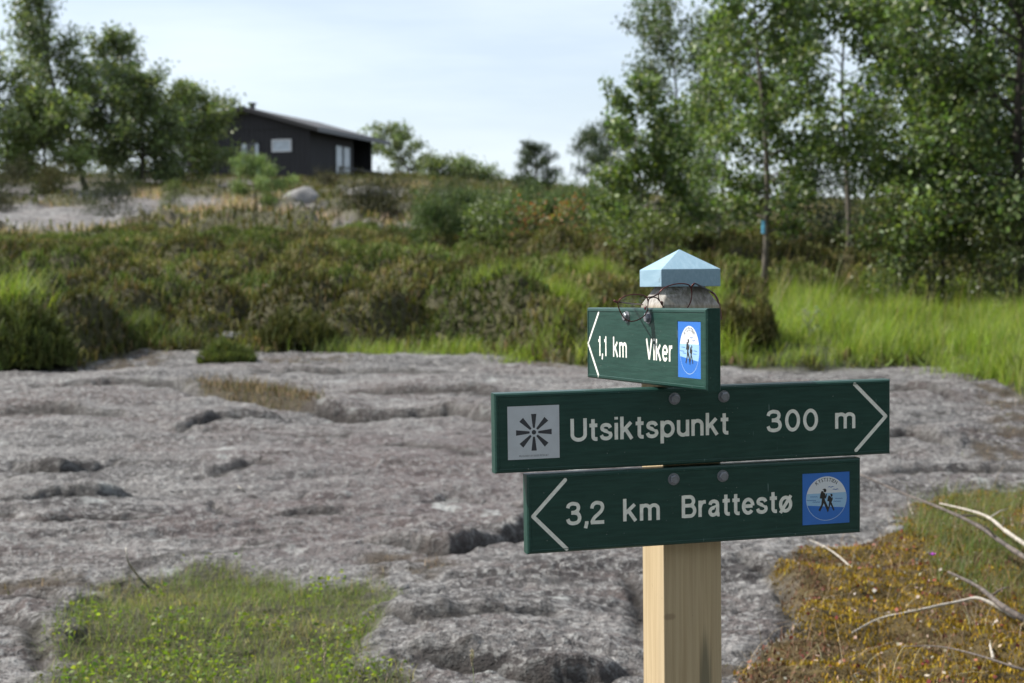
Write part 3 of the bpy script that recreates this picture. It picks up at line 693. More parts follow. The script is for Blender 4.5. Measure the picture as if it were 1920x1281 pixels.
def glyph_polys(s, off=0.):
    """filled triangles of small print"""
    c = bpy.data.curves.new('t', 'FONT'); c.body = s; c.resolution_u = 2; c.offset = off; o = bpy.data.objects.new('t', c); col.objects.link(o); bpy.context.view_layer.update()
    me = bpy.data.meshes.new_from_object(o.evaluated_get(bpy.context.evaluated_depsgraph_get())); bpy.data.objects.remove(o)
    out = [[tuple(me.vertices[i].co.xy) for i in p.vertices] for p in me.polygons]; bpy.data.meshes.remove(me); return out
def coast_layers():
    Z = lambda P: [((x - 145) / 868, (y - (190 - .052 * (x - 145))) / 953) for x, y in P]
    Ls = [(SQ, 0, 0)]
    cx, cy, r = .507, .503, .43
    Ls.append((circ(cx, cy, r, 64), 1, 1))
    # lower sea (blue) leaves a thin white ring
    def seg(ya, yb, rr, top):
        P = []
        for i in range(97):
            a = 2 * math.pi * i / 96; x, y = cx + rr * math.cos(a), cy + rr * math.sin(a); yl = ya + (yb - ya) * (x - .08) / .86
            P.append((x, max(y, yl) if top else min(y, yl)))
        return P
    Ls.append((seg(.397, .397, r - .004, True), 2, 2)); Ls.append((seg(.62, .70, r - .009, True), 0, 3))
    for x0, y0, n in ((285, 615, 4), (222, 682, 5), (330, 712, 4), (748, 645, 4), (715, 698, 4)):
        P = [(x0 + k * 34 * .5 * 2 / 2, y0 - (k % 2) * 9) for k in range(n * 2 + 1)]; Ls.append((Z(P + [(x, y + 11) for x, y in P[::-1]]), 4, 3.5))
    for x0, y0 in ((605, 440), (692, 485)): Ls.append((Z([(x0, y0), (x0 + 30, y0 - 20), (x0 + 62, y0 - 10), (x0 + 95, y0 - 24), (x0 + 128, y0 - 8), (x0 + 98, y0 - 10), (x0 + 66, y0 + 4), (x0 + 34, y0 - 6)]), 4, 3.5))
    blk = [circ(558, 498, 26, 18, ry=36), [(512, 478), (545, 462), (560, 478), (540, 484), (515, 488)], [(490, 513), (522, 508), (540, 545), (522, 655), (460, 645), (474, 560)],
           [(532, 540), (560, 548), (568, 598), (576, 560), (592, 555), (590, 605), (572, 652), (552, 640), (560, 690), (498, 692), (502, 640)], [(498, 680), (548, 690), (526, 762), (468, 890), (436, 868), (490, 758)],
           [(508, 690), (558, 678), (618, 810), (626, 880), (606, 902), (590, 862), (540, 745)], circ(680, 586, 19, 16, ry=27), [(650, 567), (672, 558), (685, 572), (660, 576)], [(625, 588), (650, 594), (655, 640), (640, 702), (600, 695), (610, 630)],
           [(648, 608), (672, 612), (682, 642), (690, 624), (702, 630), (700, 665), (684, 705), (672, 735), (634, 725), (630, 690)], [(634, 712), (672, 722), (652, 785), (614, 890), (598, 885), (622, 800)], [(655, 724), (682, 726), (736, 862), (712, 876), (665, 768)]]
    Ls += [(Z(p), 3, 4 + .2 * i) for i, p in enumerate(blk)]
    s = 'KYSTSTIEN'; R = .345
    gl_ = [glyph_polys(ch_, .012) for ch_ in s]; ex_ = [(min(p[0] for q in g_ for p in q), max(p[0] for q in g_ for p in q)) for g_ in gl_]; k = .098
    wd_ = [b_ - a_ + .13 for a_, b_ in ex_]; tot = sum(wd_); run = 0
    for gp, (xa, xb), wi in zip(gl_, ex_, wd_):
        a = math.radians(-38 + 76 * (run + wi / 2) / tot); run += wi; mx_ = (xa + xb) / 2
        for q in gp:
            P = []
            for x, y in q:
                lx, ly = (x - mx_) * 1.326 * (R + .03) / tot, y * k; rr = R + ly; P.append((cx + rr * math.sin(a) + lx * math.cos(a), cy + .0 - rr * math.cos(a) + lx * math.sin(a) + .01))
            Ls.append((P, 3, 4))
    return Ls
def view_layers():
    Z = lambda x, y: ((x - 120) / 1048, (y - (120 - .04 * (x - 120))) / 1085)
    Ls = [(SQ, 0, 0)]; cx, cy = Z(650, 640)
    for k in range(8):
        a = math.radians(45 * k); p = []
        for r, t in ((.083, .020), (.345, .052), (.345, -.052), (.083, -.020)): p.append((cx + r * math.sin(a) + t * math.cos(a), cy - r * math.cos(a) + t * math.sin(a)))
        Ls.append((p, 1, 1))
    Ls.append((circ(cx, cy, .043, 24), 1, 1))
    gp = glyph_polys('PRODUSERT AV ASKER PRODUKT'); xs = [p[0] for q in gp for p in q]; k = .57 / (max(xs) - min(xs))
    Ls += [([(.215 + (x - min(xs)) * k, .955 - y * k * 1.35) for x, y in q], 1, 1) for q in gp]
    return Ls
def front_center(u, v):                                   # board centre on the plane BT in front of the post's front face
    o = POSTM @ Vector((0, -BT, 0)); return on_plane(u, v, o, -ey)
Mu = board_frame(front_center(1312.5, 797.0), YAW, .0135); Mb = board_frame(front_center(1311, 946.8), YAW, .0135)
ob, rc = make_board(Mu, .6605, .1213, [('Utsiktspunkt', ((1070.4, 828.6), (1366, 814.4)), .0352), ('300', ((1437.2, 810.7), (1534, 807)), .0348), ('m', ((1565.7, 804.4), (1604.1, 803)), .0348)],
    [(1602.4, 720.3), (1661, 780.4), (1605.3, 844.5)], [(951, 765), (1048, 757), (1050, 858), (953, 863.5)], [(1264.5, 747.5), (1357, 743.5)], 'wide dark green board reading Utsiktspunkt 300 m with a grey viewpoint plate', .0059)
emblem(ob, rc, view_layers(), [M_grey, M_dark])
ob, rc = make_board(Mb, .5580, .1215, [('3,2', ((1061.7, 985.2), (1134.5, 981.7)), .0352), ('km', ((1168.6, 978), (1237.3, 975)), .0352), ('Brattestø', ((1278.9, 971.6), (1485, 960)), .0352)],
    [(1059.7, 900.3), (999.6, 968.7), (1062.6, 1029.4)], [(1504.5, 888.8), (1592, 884.5), (1594, 979), (1505.5, 986)], [(1263, 898.5), (1355, 892.5)], 'lowest dark green board reading 3,2 km Brattestø', .0059)
CM = [M_blue, M_white, M_lblue, M_black, M_mblue]; CL = coast_layers()
emblem(ob, rc, CL, CM)
Mv = board_frame(Vector((.2044, 2.2340, EYE - .1205)), math.radians(-68.45), .0225)
ob, rc = make_board(Mv, .4136, .1198, [('1,1', ((1120.5, 667.3), (1137.5, 668)), .0335), ('km', ((1149.2, 669), (1175, 671)), .0335), ('Viker', ((1211.2, 674.3), (1260.4, 678.6)), .0335)],
    [(1122, 586), (1102.5, 643.6), (1122, 704.3)], [(1270.5, 604), (1313, 603), (1313.5, 710), (1271, 708)], [(1216.5, 596), (1176, 594)], 'sunlit upper green board reading 1,1 km Viker', .0056)
emblem(ob, rc, CL, CM)

# ------------------------------------------------------------------ the forgotten glasses
M_frame = plain('dark_red_metal', (.085, .018, .016), .32, .6, .2, 80); M_frame2 = plain('brown_metal', (.10, .06, .055), .28, .85, .2, 80); M_temple = plain('slate_metal', (.10, .11, .14), .35, .6, .2)
M_tip = plain('dark_red_plastic', (.10, .022, .02), .35, 0, .15)
def lensmat():
    m, N, L, P = newmat('spectacle_lens'); t = N.new('ShaderNodeBsdfTransparent'); t.inputs[0].default_value = (.93, .95, .95, 1)
    g = N.new('ShaderNodeBsdfGlossy'); g.inputs['Roughness'].default_value = .02; f = N.new('ShaderNodeFresnel'); f.inputs[0].default_value = 1.55
    a = N.new('ShaderNodeMath'); a.operation = 'MULTIPLY'; a.inputs[1].default_value = 1.6; L.new(f.outputs[0], a.inputs[0])
    x = N.new('ShaderNodeMixShader'); L.new(a.outputs[0], x.inputs[0]); L.new(t.outputs[0], x.inputs[1]); L.new(g.outputs[0], x.inputs[2]); L.new(x.outputs[0], N['Material Output'].inputs[0]); return m
M_lens = lensmat()
gd = lambda x: 2.203 + .012 * max(0, min(1, x / 1400))    # forward distance of the frame front
def gp(x, y, d=None): return at(1140 + x / 8.727, 520 + y / 8.727, gd(x) if d is None else d)
gl = thing('eyeglasses', 'thin dark red framed eyeglasses left hanging over the top board', 'glasses', gp(690, 480))
off = gl.location.copy()
def gpts(P, d=None): return [gp(*p, *( [] if d is None else [d])) - off for p in P]
LL = crom([(160, 430), (190, 370), (260, 318), (350, 290), (450, 282), (550, 290), (620, 318), (650, 370), (655, 440), (645, 530), (610, 610), (550, 665), (470, 705), (390, 722), (320, 705), (260, 660), (215, 590), (178, 510), (160, 430)], 3)
LR = crom([(825, 280), (870, 215), (940, 165), (1030, 130), (1130, 108), (1230, 105), (1310, 120), (1350, 160), (1368, 220), (1370, 300), (1355, 390), (1320, 470), (1270, 530), (1180, 575), (1080, 580), (990, 550), (920, 500), (870, 430), (830, 350), (825, 280)], 3)
for pts in (LL, LR):
    W = gpts(pts); cen = sum(W[:-1], Vector()) / (len(W) - 1)
    ymin, ymax = min(p[1] for p in pts), max(p[1] for p in pts)
    b = MB(); b.tube(W, [(.0008 + .0011 * max(0, 1 - (p[1] - ymin) / (ymax - ymin) * 2.6), .0009) for p in pts], 6, False); b.build('rim', M_frame, gl, True)
    n = len(W) - 1; V = W[:-1] + [cen + Vector((0, -.0025, 0))]; py_mesh('lens', V, [(i, (i + 1) % n, n) for i in range(n)], M_lens, gl, True)
b = MB(); b.tube(gpts(crom([(640, 330), (690, 325), (740, 315), (790, 290), (835, 265)], 4)), .0013, 6); b.tube(gpts(crom([(655, 420), (670, 360), (720, 332), (770, 330), (815, 350), (830, 380)], 3)), .0010, 6); b.build('bridge', M_frame2, gl, True)
for P, n in (([(155, 420), (120, 400), (98, 375)], 0), ([(1355, 180), (1385, 130), (1420, 95)], 1)):
    b = MB(); b.tube(gpts(P), [(.0028, .0012), (.0036, .0013), (.0022, .0015)], 8); b.build('end_piece', M_frame, gl, True)
for P in ([(875, 400), (890, 425), (905, 445)], [(630, 480), (615, 505), (612, 525)]):
    b = MB(); W = gpts(P); W = [q + Vector((0, .004 + .003 * i, 0)) for i, q in enumerate(W)]; b.tube(W, [(.0012, .002), (.0022, .0035), (.001, .002)], 8); b.build('nose_pad', M_tip, gl, True)
W = [gp(1418, 95, 2.213) - off, gp(1500, 135, 2.222) - off, gp(1580, 178, 2.235) - off, gp(1680, 232, 2.256) - off]
b = MB(); b.tube(W, [(.0018, .0012)] * 4, 6); t1 = b.build('temple', M_temple, gl, True)
W = [gp(1678, 231, 2.256) - off] + [gp(x, y, d) - off for x, y, d in ((1740, 275, 2.272), (1785, 350, 2.288), (1815, 450, 2.305), (1838, 560, 2.32), (1856, 690, 2.335))]
b = MB(); b.tube(W, [.0016, .0019, .0020, .0020, .0019, .0013], 8); b.build('temple_tip', M_tip, t1, True)
W = [gp(x, y, d) - off for x, y, d in ((98, 385, 2.206), (230, 415, 2.235), (400, 432, 2.27), (560, 448, 2.30))]
b = MB(); b.tube(W, [(.0018, .0012)] * 4, 6); t2 = b.build('temple', M_frame, gl, True)
# ------------------------------------------------------------------ cabin
def clad(name, c):
    m, N, L, P = newmat(name)
    n = noise(N, L, mapping(N, L, (6, 6, .4)), 2, 4); r = ramp(N, [(.3, tuple(x * .75 for x in c)), (.7, tuple(x * 1.3 for x in c))]); L.new(n.outputs[0], r.inputs[0]); L.new(r.outputs[0], P.inputs['Base Color'])
    P.inputs['Roughness'].default_value = .7; return m
M_clad = clad('black_cladding', (.013, .013, .016)); M_roof = plain('roof_felt', (.07, .068, .072), .75, var=.2, scale=8); M_fascia = plain('grey_fascia', (.10, .105, .115), .55, var=.1)
M_winfr = plain('white_frame', (.62, .64, .66), .5, var=.05); M_pane = plain('curtained_pane', (.42, .48, .54), .12, var=.15, scale=3); M_dpane = plain('dark_pane', (.02, .022, .025), .1, var=.2, scale=2); M_deck = plain('dark_deck', (.03, .03, .034), .6)
cx_, cy_ = (583 - 960) / F * 80, 80.
cz_ = EYE + (505 - 334) / F * 80
cab = thing('cabin', 'low black timber cabin with shallow gable roof on top of the rocky rise', 'cabin', (cx_, cy_, cz_), math.radians(-20))
WH, RH, GW, SLn = 2.78, 1.12, 8.0, 8.0
def boards(name, p0, p1, zlo, ztop, holes=()):
    """upright cladding boards from p0 to p1; ztop(s) gives the top along the wall; holes are (s0,s1,z0,z1)"""
    p0, p1 = Vector(p0), Vector(p1); ln = (p1 - p0).length; d = (p1 - p0) / ln; nrm = Vector((d.y, -d.x, 0)); b = MB(); n = int(ln / .16)
    for i in range(n):
        s0, s1 = ln * i / n, ln * (i + 1) / n; sm = (s0 + s1) / 2; t = .03 if i % 2 else .012; zt = ztop(sm)
        spans = [(zlo, zt)]
        for h0, h1, z0, z1 in holes:
            if h0 < sm < h1: spans = [(zlo, z0), (z1, zt)]
        for za, zb in spans:
            if zb - za > .01:
                q = [p0 + d * s0 - nrm * .1, p0 + d * s1 - nrm * .1, p0 + d * s1 + nrm * t, p0 + d * s0 + nrm * t]
                b.add([(v.x, v.y, za) for v in q] + [(v.x, v.y, zb) for v in q], [(3, 2, 1, 0), (4, 5, 6, 7), (0, 1, 5, 4), (1, 2, 6, 5), (2, 3, 7, 6), (3, 0, 4, 7)])
    return b.build(name, M_clad, cab)
gab = lambda s: WH + RH * (1 - abs(s - GW / 2) / (GW / 2)) - .04
boards('wall', (-GW, 0, 0), (0, 0, 0), -1.2, lambda s: WH - .02, [(GW - 4.45, GW - 3.15, .15, 2.08), (GW - 2.38, GW - 1.14, 1.48, 2.18)])
boards('gable', (-GW, -.05, 0), (0, -.05, 0), WH - .02, gab)
boards('wall', (0, 0, 0), (0, 5.4, 0), -1.2, lambda s: WH - .02, [(3.05, 5.05, .35, 2.12)])
boards('wall', (-1.7, 5.4, 0), (-1.7, SLn, 0), -1.2, lambda s: WH + .4); boards('wall', (0, 5.4, 0), (-1.7, 5.4, 0), -1.2, lambda s: WH - .02)
boards('wall', (0, SLn, 0), (-GW, SLn, 0), -1.2, gab); boards('wall', (-GW, SLn, 0), (-GW, 0, 0), -1.2, lambda s: WH - .02)
b = MB(); b.box((-.12, 7.85, -.8), (0, 8.0, WH - .02)); b.build('porch_post', M_clad, cab)
ov = .9
for s in (-1, 1):
    b = MB(); x0, x1 = -GW / 2, -GW / 2 + s * (GW / 2 + ov); z1 = WH - RH * ov / (GW / 2); V = []
    for y in (-.65, SLn + .6):
        for x, z in ((x0, WH + RH), (x1, z1), (x1, z1 + .16), (x0, WH + RH + .16)): V.append((x, y, z))
    Fr = [(0, 1, 2, 3), (7, 6, 5, 4), (0, 4, 5, 1), (1, 5, 6, 2), (2, 6, 7, 3)]
    b.add(V, Fr); rf = b.build('roof', M_roof, cab)
    b = MB(); b.box((x1 - (.02 if s > 0 else .04), -.68, z1 - .06), (x1 + (.04 if s > 0 else .02), SLn + .63, z1 + .20)); b.build('fascia', M_fascia, rf)
    b = MB(); n = 1; q0 = Vector((x0, -.68, WH + RH - .05)); q1 = Vector((x1, -.68, z1 - .05)); b.add([q0, q1, q1 + Vector((0, 0, .23)), q0 + Vector((0, 0, .23)), q0 + Vector((0, .026, 0)), q1 + Vector((0, .026, 0)), q1 + Vector((0, .026, .23)), q0 + Vector((0, .026, .23))],
        [(0, 1, 2, 3), (7, 6, 5, 4), (3, 2, 6, 7), (1, 0, 4, 5)]); b.build('barge_board', M_clad, rf)
b = MB(); b.box((-GW / 2 - .12, .5, WH + RH + .1), (-GW / 2 + .12, .74, WH + RH + .42)); b.box((-GW / 2 - .2, .42, WH + RH + .42), (-GW / 2 + .2, .82, WH + RH + .47)); b.build('chimney', M_roof, cab)
def window(M, w_, h_, kind):
    fw = .08; b = MB()
    b.box((0, -.04, 0), (fw, .06, h_), M); b.box((w_ - fw, -.04, 0), (w_, .06, h_), M); b.box((fw, -.04, 0), (w_ - fw, .06, fw), M); b.box((fw, -.04, h_ - fw), (w_ - fw, .06, h_), M)
    if kind == 'double': b.box((w_ / 2 - .07, -.04, fw), (w_ / 2 + .07, .06, h_ - fw), M)
    f = b.build('window', M_winfr if kind == 'wide' else M_clad, cab)
    if kind == 'double': sp = ((fw, w_ / 2 - .07, M_pane), (w_ / 2 + .07, w_ - fw, M_pane))
    elif kind == 'door': sp = ((fw, .40, M_pane), (.40, w_ - .32, M_dpane), (w_ - .32, w_ - fw, M_pane))
    else: sp = ((fw, w_ - fw, M_pane),)
    for a, c, mm in sp:
        b = MB(); b.box((a, .0, fw), (c, .02, h_ - fw), M); b.build('pane', mm, f)
T = Matrix.Translation
window(T((-4.45, -.02, .15)), 1.3, 1.93, 'door'); window(T((-2.38, -.03, 1.48)), 1.24, .70, 'wide')
window(T((.02, 3.05, .35)) @ Matrix.Rotation(math.pi / 2, 4, 'Z'), 2.0, 1.77, 'double')
b = MB(); b.box((.06, .6, .05), (1.6, 8.3, .2)); dk = b.build('deck', M_deck, cab)
for y in (.7, 2.2, 3.7, 5.2, 6.7, 8.2):
    b = MB(); b.box((1.48, y - .05, -1.2), (1.58, y + .05, .55)); b.build('deck_post', M_deck, dk)
b = MB(); b.box((1.46, .6, .55), (1.60, 8.3, .62)); b.build('rail', M_deck, dk)

# ------------------------------------------------------------------ trees
def bark(name, c, c2, sc_=18):
    m, N, L, P = newmat(name); n = noise(N, L, mapping(N, L, (1, 1, .35)), sc_, 5, .65)
    r = ramp(N, [(.38, c2), (.6, c)]); L.new(n.outputs[0], r.inputs[0]); L.new(r.outputs[0], P.inputs['Base Color']); P.inputs['Roughness'].default_value = .85; L.new(bump(N, L, n.outputs[0], .6, .02), P.inputs['Normal']); return m
M_bark = bark('grey_bark', (.15, .13, .10), (.05, .042, .034)); M_birch = bark('pale_bark', (.38, .35, .31), (.14, .12, .10), 12); M_pine = bark('pine_bark', (.10, .075, .055), (.035, .028, .022)); M_dbark = bark('dark_bark', (.06, .05, .04), (.022, .018, .015))
M_bluemark = plain('trail_paint', (.06, .24, .36), .6)
LEAFG = [(.100, .150, .040), (.078, .122, .038), (.125, .175, .050), (.058, .095, .034), (.155, .200, .062)]
def tree(name, label, base, top, rad, nleaf, leaf, cols=LEAFG, tr=.05, seed=1, bk=None, t0=.15, limbs=26, kind='leaf', group=None, spread=.16, elev=(.25, .9), shape=None, wind=(0, 0), tops=1., twigs=6, cat='tree', stems=None, bare=0):
    r = np.random.default_rng(seed); base = Vector(base); top = Vector(top); H = (top - base).length
    t = thing(name, label, cat, base, 0, group); B = MB(); pts = []; wts = []
    def path(a, b, n, wob):
        o = [Vector(a)]; d = Vector(b) - Vector(a); ph = r.uniform(0, 6.3, 4)
        for i in range(1, n + 1):
            s = i / n; k = math.sin(math.pi * s * .5) * wob * d.length
            o.append(Vector(a) + d * s + Vector((math.sin(s * 5 + ph[0]) - math.sin(ph[0]), math.sin(s * 4.3 + ph[1]) - math.sin(ph[1]), 0)) * k * .5)
        return o
    main = path((0, 0, -.15), top - base, 14, .05)
    trunks = [(main, tr)]
    for (q, rr) in (stems or []): trunks.append((path(q[0], q[1], 10, .08), rr))
    for P, rr in trunks: B.tube(P, [rr * (1.25 if i == 0 else 1) * (1 - .88 * (i / (len(P) - 1)) ** .9) for i in range(len(P))], 8)
    shape = shape or (lambda s: math.sin(math.pi * min(1, .12 + .9 * s)) ** .7)
    for li in range(limbs):
        P, rr = trunks[li % len(trunks)] if stems else trunks[0]
        s = t0 + (1 - t0) * ((li + r.uniform(0, 1)) / limbs) ** .9; s = min(s, .985); i = s * (len(P) - 1); k = int(i); p = P[k].lerp(P[min(k + 1, len(P) - 1)], i - k)
        a = li * 2.4 + r.normal(0, .5); u = (s - t0) / (1 - t0); ln = rad * shape(u) * r.uniform(.65, 1.25) + .08
        el = elev[0] + (elev[1] - elev[0]) * u + r.normal(0, .15); d = Vector((math.cos(a) * math.cos(el) + wind[0], math.sin(a) * math.cos(el) + wind[1], math.sin(el))).normalized()
        q = p + d * ln; q.z += r.normal(0, .06) * ln
        W = path(p, q, 5, .12); lr = max(.006, rr * .42 * (1 - .75 * s)); B.tube(W, [lr * (1 - .8 * j / 5) for j in range(6)], 5, False)
        if r.uniform() < bare: continue
        for tw in range(twigs):
            f = .3 + .7 * (tw + r.uniform(0, 1)) / twigs; j = min(int(f * 5), 4); o = W[j].lerp(W[j + 1], f * 5 - j)
            dd = (d + Vector(r.normal(0, .65, 3)) + Vector((wind[0], wind[1], 0)) * .7).normalized(); tl = ln * r.uniform(.18, .42); e_ = o + dd * tl
            B.tube([o, o.lerp(e_, .5) + Vector(r.normal(0, .04, 3)) * tl, e_], [lr * .35, lr * .25, lr * .1], 3, False)
            pts.append((o, e_)); wts.append(tl + .05)
    for j in range(int(5 * tops)): pts.append((main[-3], main[-1])); wts.append(.12 * rad)
    B.build('trunk', bk or M_bark, t, True)
    wts = np.array(wts) / sum(wts); A = np.array([p[0][:] for p in pts]); E = np.array([p[1][:] for p in pts])
    # leaves gather in clumps along the twigs
    k = r.choice(len(wts), nleaf, p=wts); cl = r.beta(1.6, 1.1, nleaf)[:, None]
    PT = A[k] * (1 - cl) + E[k] * cl + r.normal(0, 1, (nleaf, 3)) * spread * rad * np.array([1, 1, .8])
    tone = r.normal(1, .22, len(wts))[k][:, None]
    C = np.clip(pick(cols, nleaf, r) * np.clip(tone, .5, 1.6), .003, 1)
    if kind == 'leaf':
        V, Fq, C = leaves_arrays(PT, leaf, C, r)
        np_mesh('crown', V, Fq, M_leaf, t, cols=C)
    else:
        cr_ = blades('crown', PT, leaf * r.uniform(.6, 1.2, nleaf), leaf * .22, C, M_needle, .5, 1.0, segs=1, parent=t, tip=.5, r=r)
    return t
def X(u, d): return (u - 960) / F * d
def Zp(v, d): return EYE + (505 - v) / F * d
def on(u, d, dz=0): x = X(u, d); return Vector((x, d, gz(x, d) + dz))
def tp(u, v, d): return Vector((X(u, d), d, Zp(v, d)))

gR = 'young trees behind the green grass'
t1 = tree('aspen_tree', 'slender aspen with a blue trail mark painted on its trunk', on(1433, 21), tp(1440, -130, 21), 1.05, 12150, .080, seed=11, tr=.052, t0=.16, limbs=40, group=gR, spread=.105, bk=M_bark)
b = MB(); zb = Zp(438, 21) - t1.location.z; zt = Zp(414, 21) - t1.location.z
b.tube([Vector((-.005, -.006, zb)), Vector((-.004, -.006, (zb + zt) / 2)), Vector((-.004, -.006, zt))], [.053, .0525, .0515], 10, False); b.build('paint_mark', M_bluemark, t1)
tree('birch_tree', 'small leafy birch with a thin pale trunk beside the aspen', on(1217, 24), tp(1205, 160, 24), .85, 8775, .080, seed=12, tr=.035, bk=M_birch, t0=.25, limbs=30, group=gR, spread=.105, stems=[((Vector((.02, 0, .25))), Vector((.35, .1, 2.2)))] and [((Vector((.0, 0, .2)), Vector((.32, .1, 2.0))), .025)])
tree('thin_birch', 'tall sparse birch with bare twiggy top between the small birch and the aspen', on(1262, 31), tp(1250, 15, 31), 1.35, 11475, .072, seed=13, tr=.05, bk=M_bark, t0=.25, limbs=38, group=gR, spread=.105, cols=[(.075, .105, .045), (.06, .085, .038), (.09, .12, .05)], bare=.18)
tree('birch_tree', 'bushy birch filling the gap beside the marked aspen, trunks in shade', on(1345, 27), tp(1345, 40, 27), 1.15, 10800, .078, seed=14, tr=.045, bk=M_birch, t0=.12, limbs=34, group=gR, spread=.105)
tree('aspen_tree', 'broad aspen with many dark leaning stems over the brown brush', on(1752, 20), tp(1655, -120, 20), 1.35, 20250, .080, seed=15, tr=.038, bk=M_dbark, t0=.2, limbs=52, group=gR, spread=.105, stems=[((Vector((-.03, -.05, 0)), Vector((.05, -.1, 2.6))), .028), ((Vector((.1, 0, 0)), Vector((.5, .3, 3.4))), .03)])
tree('alder_tree', 'tall dense dark-leaved tree with leaning trunk at the end of the grass', on(1925, 19), tp(1860, -320, 19), 1.7, 27000, .082, seed=16, tr=.095, bk=M_dbark, t0=.12, limbs=60, group=gR, spread=.105, cols=[(.065, .105, .03), (.05, .085, .026), (.085, .125, .038), (.12, .16, .05)])
tree('alder_tree', 'dense dark tree behind the leaning dark-leaved trunk', on(1800, 26), tp(1790, -160, 26), 1.9, 20250, .084, seed=17, tr=.08, bk=M_dbark, t0=.1, limbs=52, group=gR, spread=.105, cols=[(.05, .085, .026), (.04, .068, .022), (.075, .11, .034)])
tree('aspen_tree', 'loose aspen between the marked aspen and the many-stemmed one', on(1590, 25), tp(1600, -140, 25), 1.25, 13500, .080, seed=18, tr=.05, bk=M_bark, t0=.28, limbs=40, group=gR, spread=.105)
tree('alder_tree', 'dark tree reaching in from beyond the grass', on(2060, 21), tp(2050, -300, 21), 1.8, 16200, .084, seed=19, tr=.09, bk=M_dbark, t0=.1, limbs=46, group=gR, spread=.105, cols=[(.06, .1, .028), (.046, .08, .024), (.085, .12, .034)])
# trees that stand behind the viewpoint (they show in the lenses and shade the board fronts); last four unseen, added beside it for more shade
for i_, (x_, y_, h_, lb) in enumerate(((-9, -9, 8., 'broad tree mirrored in the glasses'), (-4.2, -11, 9., 'tall tree mirrored in the glasses'), (.6, -9.5, 8.5, 'straight tree mirrored in the glasses'), (5.2, -10.5, 9., 'spreading tree mirrored in the glasses'), (10, -8, 8., 'low forked tree mirrored in the glasses'), (9, -3.5, 7.5, 'leafy tree added to shade the board fronts'), (8.5, .8, 6.5, 'small tree added to shade the board fronts'), (13, -1, 9., 'large tree added to shade the board fronts'), (7, -7, 8.5, 'dense tree added to shade the board fronts'))):
    tree('shade_tree', lb + ', out of view by the viewpoint', (x_, y_, -.05), (x_ + .4, y_, h_), 2.7, 3800, .26, seed=200 + i_, tr=.13, bk=M_dbark, t0=.1, limbs=44, group='trees behind the viewpoint', spread=.14)
# shrubs under the trees
gS = 'leafy shrubs under the young trees'
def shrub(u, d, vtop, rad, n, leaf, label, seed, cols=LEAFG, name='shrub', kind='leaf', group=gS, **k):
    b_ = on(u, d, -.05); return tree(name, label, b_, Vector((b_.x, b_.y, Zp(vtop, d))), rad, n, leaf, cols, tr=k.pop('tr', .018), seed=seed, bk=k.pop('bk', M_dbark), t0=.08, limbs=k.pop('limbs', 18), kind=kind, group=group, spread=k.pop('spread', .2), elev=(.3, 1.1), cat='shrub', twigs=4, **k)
shrub(1680, 19.5, 372, .62, 3200, .055, 'bright green shrub at the foot of the many-stemmed aspen', 31, [(.10, .135, .04), (.075, .11, .03), (.12, .15, .05)])
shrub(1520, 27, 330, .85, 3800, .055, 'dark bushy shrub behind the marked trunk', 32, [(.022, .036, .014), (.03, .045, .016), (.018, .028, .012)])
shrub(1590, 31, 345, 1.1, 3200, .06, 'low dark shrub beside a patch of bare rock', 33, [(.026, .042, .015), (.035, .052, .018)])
shrub(1835, 19, 395, .6, 2600, .055, 'olive shrub beside the leaning dark trunk', 34, [(.07, .085, .03), (.055, .07, .028), (.09, .10, .035)])
shrub(1905, 18.5, 430, .5, 1800, .055, 'yellow-green shrub at the end of the grass', 35, [(.09, .115, .035), (.07, .09, .03)])
shrub(1310, 25, 375, .6, 2200, .055, 'fresh green shrub between the birch trunks', 36, [(.06, .10, .025), (.08, .12, .03)])
shrub(1165, 26, 395, .6, 2400, .055, 'light green shrub at the foot of the small birch', 37, [(.09, .13, .035), (.07, .105, .03), (.11, .14, .045)])
shrub(1235, 22, 425, .5, 1700, .05, 'yellowish shrub in front of the small birch', 38, [(.11, .135, .035), (.085, .11, .03)])
# juniper and aspen scrub in the middle
gJ = 'juniper and aspen scrub on the heath'
JUN = [(.09, .135, .046), (.07, .11, .042), (.13, .17, .055), (.05, .085, .034)]
for u, d, v, ra, sd, lb in ((815, 30, 405, .75, 41, 'spiky blue-green juniper beside the bare rock'), (880, 31, 385, .8, 42, 'upright juniper with ragged points next to pink rock'), (960, 30, 398, .8, 43, 'bushy juniper in the middle of the scrub'),
                         (1035, 31, 388, .8, 44, 'juniper below the far small pine'), (1110, 30, 385, .8, 45, 'juniper beside the small birch')):
    shrub(u, d, v, ra, 6500, .085, lb, sd, JUN, 'juniper', 'needle', gJ, limbs=26, spread=.12, bk=M_pine)
for u, d, v, ra, sd, lb in ((915, 28, 388, .45, 46, 'yellow-green aspen sapling among the junipers'), (985, 28, 400, .5, 47, 'aspen sapling with orange tips among the junipers'), (1065, 28, 390, .5, 48, 'aspen sapling with fresh leaves near the birch'), (1140, 27, 405, .5, 49, 'leafy aspen sapling in front of the small birch')):
    shrub(u, d, v, ra, 900, .055, lb, sd, [(.12, .16, .04), (.09, .13, .03), (.14, .15, .05), (.30, .10, .04)] if sd in (47, 48) else [(.12, .16, .04), (.09, .13, .03)], 'aspen_sapling', 'leaf', gJ, limbs=12)
